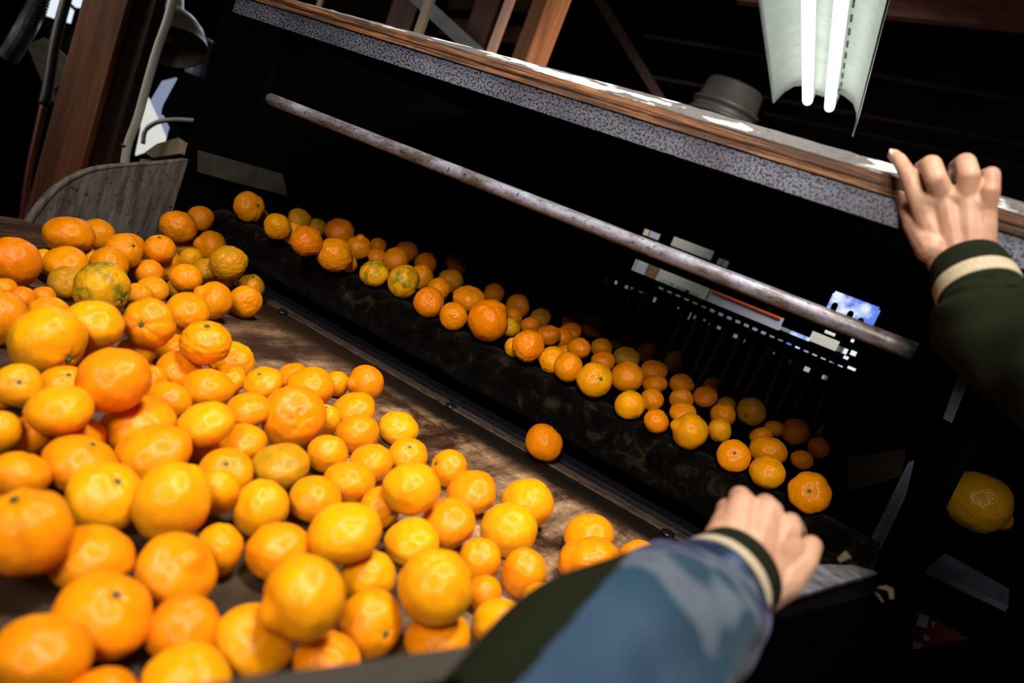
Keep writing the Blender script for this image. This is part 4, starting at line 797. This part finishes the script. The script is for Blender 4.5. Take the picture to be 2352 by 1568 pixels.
bm = bmesh.new(); pxpoly(bm, [(345, 232), (372, 186), (404, 178), (410, 184), (368, 250), (400, 322), (388, 330), (370, 285)], 3.58); obj('window_reveal', bm, bluep2, win2)
# spiral hose, dark and red pipes
hosem = simple('corrugated_hose', (.03, .03, .035), (.12, .12, .14), (6, 6, 6), 3, .35)
bm = bmesh.new(); pth = smoothpts([at(98, -40, 3.0), at(85, 15, 3.0), (at(68, 48, 3.0)), at(45, 90, 3.05), at(20, 130, 3.1)], 16)
sweep(bm, pth, [.034 + .006 * (k % 2) for k in range(len(pth))], 14); tag(obj('spiral_hose', bm, hosem, None, False), 'dark corrugated hose hanging at the top left corner', 'hose')
pipem = simple('dark_iron_pipe', (.012, .008, .008), (.03, .018, .016), (6, 6, 6), 3, .5)
bm = bmesh.new(); sweep(bm, smoothpts([at(160, -30, 2.9), at(128, 90, 2.9), at(110, 200, 2.9), at(100, 240, 2.9)], 6), .020, 12); tag(obj('iron_pipe', bm, pipem, None, True), 'dark iron pipe crossing the bright window left of the post', 'pipe')
redp = simple('red_painted_pipe', (.09, .010, .006), (.16, .022, .012), (6, 6, 6), 3, .5)
bm = bmesh.new(); sweep(bm, smoothpts([at(100, 240, 2.9), at(85, 310, 2.9), at(66, 400, 2.9), at(50, 520, 2.9)], 6), .013, 12); tag(obj('red_pipe', bm, redp, None, True), 'thin red pipe below the dark iron pipe, left of the post', 'pipe')
oldw = wood('old_grey_brown_board', (.03, .02, .012), (.09, .065, .04), (.13, .10, .065), (3, 3, 20))
bm = bmesh.new(); pxpoly(bm, [(62, 105), (100, 85), (175, 150), (180, 215), (150, 268), (108, 215)], 3.3, .04); tag(obj('old_board', bm, oldw), 'old brown board leaning below the window left of the post', 'board')
bm = bmesh.new(); pxpoly(bm, [(112, 215), (160, 175), (150, 262), (140, 262)], 3.25, .03); tag(obj('old_board', bm, oldw), 'small grey-brown board wedged between the leaning board and the post', 'board')
# conduit on the post and lamp shade
cond = simple('pale_conduit', (.30, .29, .25), (.36, .35, .30), (3, 3, 3), 3, .5)
bm = bmesh.new(); sweep(bm, smoothpts([at(405, -30, 2.2), at(385, 45, 2.2), at(362, 110, 2.2), at(340, 185, 2.2), at(315, 275, 2.2), at(293, 335, 2.2), at(284, 400, 2.2), at(280, 450, 2.2)], 5), .0125, 14)
cb = obj('conduit', bm, cond, None, True); tag(cb, 'pale electrical conduit running down the right side of the timber post', 'conduit')
bm = bmesh.new(); p0 = at(289, 336, 2.2); sweep(bm, [p0 + Vector((0, 0, .004)), p0 - Vector((0, 0, .004))], .0145, 14); obj('clamp', bm, pipem, cb, True)
shade = simple('aged_enamel_shade', (.15, .12, .10), (.24, .20, .17), (5, 5, 5), 3, .45)
lamp = thing('lamp_shade_pendant', 'bell-shaped grey enamel lamp shade hanging right of the conduit', 'lamp', at(405, 30, 2.6))
tp = at(400, 20, 2.6); dn = (at(396, 128, 2.55) - tp).normalized()
bm = bmesh.new(); lathe(bm, [(.030, -.06), (.032, .0), (.045, .02), (.075, .05), (.100, .09), (.110, .13), (.114, .155), (.116, .158)], 40, tp, dn); l_ = obj('shade', bm, shade, lamp, True); so = l_.modifiers.new('t', 'SOLIDIFY'); so.thickness = .003
bm = bmesh.new(); bmesh.ops.create_icosphere(bm, subdivisions=3, radius=.032, matrix=Matrix.Translation(tp + dn * .10 - xr * .03)); obj('bulb', bm, simple('unlit_bulb', (.25, .22, .19), (.3, .27, .23), (3, 3, 3), 3, .3), lamp, True)
bm = bmesh.new(); sweep(bm, [tp - dn * .05, tp - dn * .09, tp - dn * .6], .010, 10); obj('lamp_stem', bm, shade, lamp, True)
clothm = simple('blue_grey_plastic_sheet', (.035, .045, .08), (.085, .10, .16), (40, 40, 4), 2, .5)
bm = bmesh.new(); sweep(bm, smoothpts([at(468, 92, 3.2), at(462, 130, 3.2), at(450, 185, 3.2)], 4), [.045, .05, .052, .053, .052, .05, .048, .046, .044], 18, True, lambda i, a: .12 * math.sin(7 * a)); tag(obj('pleated_duct', bm, clothm, None, True), 'blue-grey pleated duct right of the lamp shade', 'duct')
bm = bmesh.new(); pxpoly(bm, [(412, 172), (424, 164), (492, 190), (474, 262), (466, 276), (392, 276), (370, 262), (375, 240)], 2.9, .12); tag(obj('junction_box', bm, black_steel), 'black angular motor housing below the pleated duct', 'housing'); jb = bpy.data.objects['junction_box']; hp = at(440, 250, 2.97); bm = bmesh.new(); box(bm, (hp.x, hp.y, hp.z / 2), (.08, .08, hp.z)); obj('pedestal', bm, black_steel, jb)
cabm = simple('grey_cable', (.10, .10, .10), (.17, .17, .17), (3, 3, 3), 3, .5)
bm = bmesh.new(); sweep(bm, smoothpts([at(328, 330, 2.75), at(333, 302, 2.75), (at(350, 286, 2.75)), at(372, 278, 2.75), at(410, 275, 2.75), at(466, 279, 2.75)], 6), .0085, 10); tag(obj('power_cable', bm, cabm, None, True), 'grey cable curving in front of the bright opening', 'cable')
bm = bmesh.new(); pxpoly(bm, [(332, 350), (360, 330), (410, 316), (416, 352), (350, 362)], 2.5, .10); tag(obj('wood_block', bm, palewood), 'pale wood block resting behind the end panel', 'block')
bm = bmesh.new(); pxpoly(bm, [(322, 365), (395, 367), (392, 384), (318, 388)], 2.55, .02); tag(obj('cream_board', bm, simple('cream_board', (.42, .34, .25), (.5, .42, .32), (3, 3, 3), 3, .5)), 'cream board edge just above the end panel rim', 'board')

# cartons seen through the slotted back
shelf_y = 2.95
cw = simple('white_carton', (.50, .50, .46), (.58, .58, .54), (4, 4, 4), 3, .7); cb_ = simple('brown_carton', (.20, .10, .06), (.26, .13, .08), (4, 4, 4), 3, .7)
cl = simple('lavender_carton', (.40, .40, .50), (.46, .46, .56), (4, 4, 4), 3, .7); cr = simple('cream_carton', (.55, .45, .33), (.6, .5, .38), (4, 4, 4), 3, .7)
redb = mat('orange_red_print', (.75, .10, .02), .6); grn = mat('grey_green_print', (.22, .32, .28), .6)
def carton(px0, px1, m, lab, y0=shelf_y, zlo=-.30, zhi=.42, extra=None):
    xa = atY(px0, 590 + (px0 - 1432) * .407, y0).x; xb = atY(px1, 590 + (px1 - 1432) * .407, y0).x
    bm = bmesh.new(); box(bm, L((xa + xb) / 2, y0 + .15, (zlo + zhi) / 2), (xb - xa - .004, .3, zhi - zlo), bev=.004)
    o = obj('carton', bm, m); tag(o, lab, 'carton', 'cartons beyond the slotted back panel')
    if extra: extra(o, xa, xb, y0)
    return o
carton(1425, 1461, cr, 'cream carton at the left end of the row beyond the slots')
carton(1461, 1487, cl, 'narrow lavender carton between the cream and brown ones')
carton(1487, 1511, cb_, 'narrow brown carton left of the long white one')
def marks(o, xa, xb, y0):
    bm = bmesh.new()
    for k, (fx, ww, hh) in enumerate(((.12, .008, .02), (.18, .008, .024), (.24, .008, .026), (.34, .026, .026), (.56, .06, .02), (.74, .06, .018))):
        box(bm, Vector((lerp(xa, xb, fx), y0 - .002, atY(1450 + fx * 180, 618 + fx * 74, y0).z)), (ww, .002, hh))
    obj('printed_mark', bm, grn, o)
carton(1511, 1628, cw, 'long white carton with grey-green print seen through the wide slot', extra=marks)
def band(o, xa, xb, y0):
    z = atY(1700, 694, y0).z; bm = bmesh.new(); box(bm, Vector(((xa + xb) / 2, y0 - .002, z + .012)), (xb - xa - .03, .002, .03)); obj('printed_band', bm, redb, o)
carton(1628, 1800, cl, 'pale carton with an orange-red band seen through the wide slot', extra=band)
carton(1864, 1930, cw, 'white carton seen at the right end of the slots', zhi=atY(1893, 757, shelf_y).z - CZ)
bm = bmesh.new(); box(bm, L(-.5, shelf_y + .15, -.315), (2.2, .34, .03)); tag(obj('carton_shelf', bm, wood_dark), 'dark shelf holding the cartons behind the machine', 'shelf')
win3 = bpy.data.objects.new('window_3', None); COL.objects.link(win3); win3.location = atY(1957, 716, 4.5); win3['kind'] = 'structure'
skyb = bpy.data.materials.new('cloudy_blue_pane'); skyb.use_nodes = True; skyb.node_tree.nodes['Principled BSDF'].inputs['Base Color'].default_value = (.02, .02, .02, 1); v = coords(skyb, (1, 1, 1)); cN, _ = noise_ramp(skyb, v, 7, [(.44, (.05, .17, .80)), (.56, (.8, .9, 1))], 3)
lk(skyb, cN, skyb.node_tree.nodes['Principled BSDF'].inputs['Emission Color']); skyb.node_tree.nodes['Principled BSDF'].inputs['Emission Strength'].default_value = .95
bm = bmesh.new(); c_ = atY(1950, 730, 4.5); box(bm, c_, (.62, .03, .62)); obj('window_pane', bm, skyb, win3)

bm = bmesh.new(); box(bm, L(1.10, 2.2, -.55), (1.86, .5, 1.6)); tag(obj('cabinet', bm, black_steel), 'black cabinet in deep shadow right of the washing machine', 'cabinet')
# right-hand gloom: stray fruit, ledge, printed carton, scraps
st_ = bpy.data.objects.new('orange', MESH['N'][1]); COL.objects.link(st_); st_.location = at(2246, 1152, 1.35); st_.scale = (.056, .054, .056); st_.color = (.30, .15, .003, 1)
st_.rotation_mode = 'QUATERNION'; st_.rotation_quaternion = (xr * .8 + yr * .65 - zr * .2).to_track_quat('Z', 'Y'); tag(st_, 'stray yellow fruit with pointed end in the shadows at far right', 'fruit')
ledm = simple('dim_blue_metal', (.02, .022, .036), (.04, .04, .06), (6, 6, 6), 3, .5)
p1 = at(2246, 1152, 1.35) - Vector((0, 0, .058)); bm = bmesh.new(); box(bm, p1 - Vector((0, -.02, .01)), (.20, .18, .018), None, .003); tag(obj('side_shelf', bm, black_steel), 'black shelf under the stray yellow fruit', 'shelf')
bm = bmesh.new(); prism(bm, [at(2130, 1304, 1.25), at(2172, 1270, 1.32), at(2318, 1352, 1.25), at(2316, 1392, 1.2)], (0, 0, -.01)); tag(obj('metal_ledge', bm, ledm), 'dim blue-grey metal ledge at lower right', 'ledge')
bx = thing('printed_carton', 'red and white printed carton in the dark at lower right', 'carton', at(2150, 1450, 1.4))
bm = bmesh.new(); prism(bm, [at(2100, 1402, 1.4), at(2110, 1402, 1.4), at(2224, 1466, 1.33), at(2200, 1476, 1.33), at(2096, 1494, 1.4)], zr * .10); obj('carton_body', bm, mat('red_print', (.045, .007, .005), .7, 0, .1), bx)
bm = bmesh.new()
for q in ([(2112, 1408), (2135, 1414), (2128, 1444), (2104, 1436)], [(2140, 1426), (2222, 1464), (2208, 1470), (2144, 1446)], [(2122, 1456), (2160, 1474), (2150, 1480), (2120, 1468)], [(2098, 1474), (2120, 1478), (2112, 1490), (2096, 1490)]):
    prism(bm, [at(x, y, 1.39 - .0003 * (x - 2100)) for x, y in q], zr * .004)
obj('printed_patch', bm, mat('dim_white_print', (.10, .10, .115), .7, 0, .1), bx)
scrm = simple('tan_scrap', (.05, .04, .02), (.08, .065, .035), (20, 20, 20), 3, .6)
for q, lb in (([(1925, 1284), (1944, 1266), (1956, 1280), (1930, 1291)], 'tan peel scrap on the corner plate edge beside the lower hand'), ([(2010, 1360), (2018, 1364), (2030, 1382), (2026, 1382)], 'thin pale straw scrap below the corner plate'), ([(2018, 1350), (2040, 1346), (2052, 1352), (2054, 1374), (2044, 1376), (2040, 1356)], 'small curled tan scrap below the corner plate')):
    bm = bmesh.new(); prism(bm, [at(x, y, .80) for x, y in q], zr * .003); tag(obj('scrap', bm, scrm), lb, 'scrap')
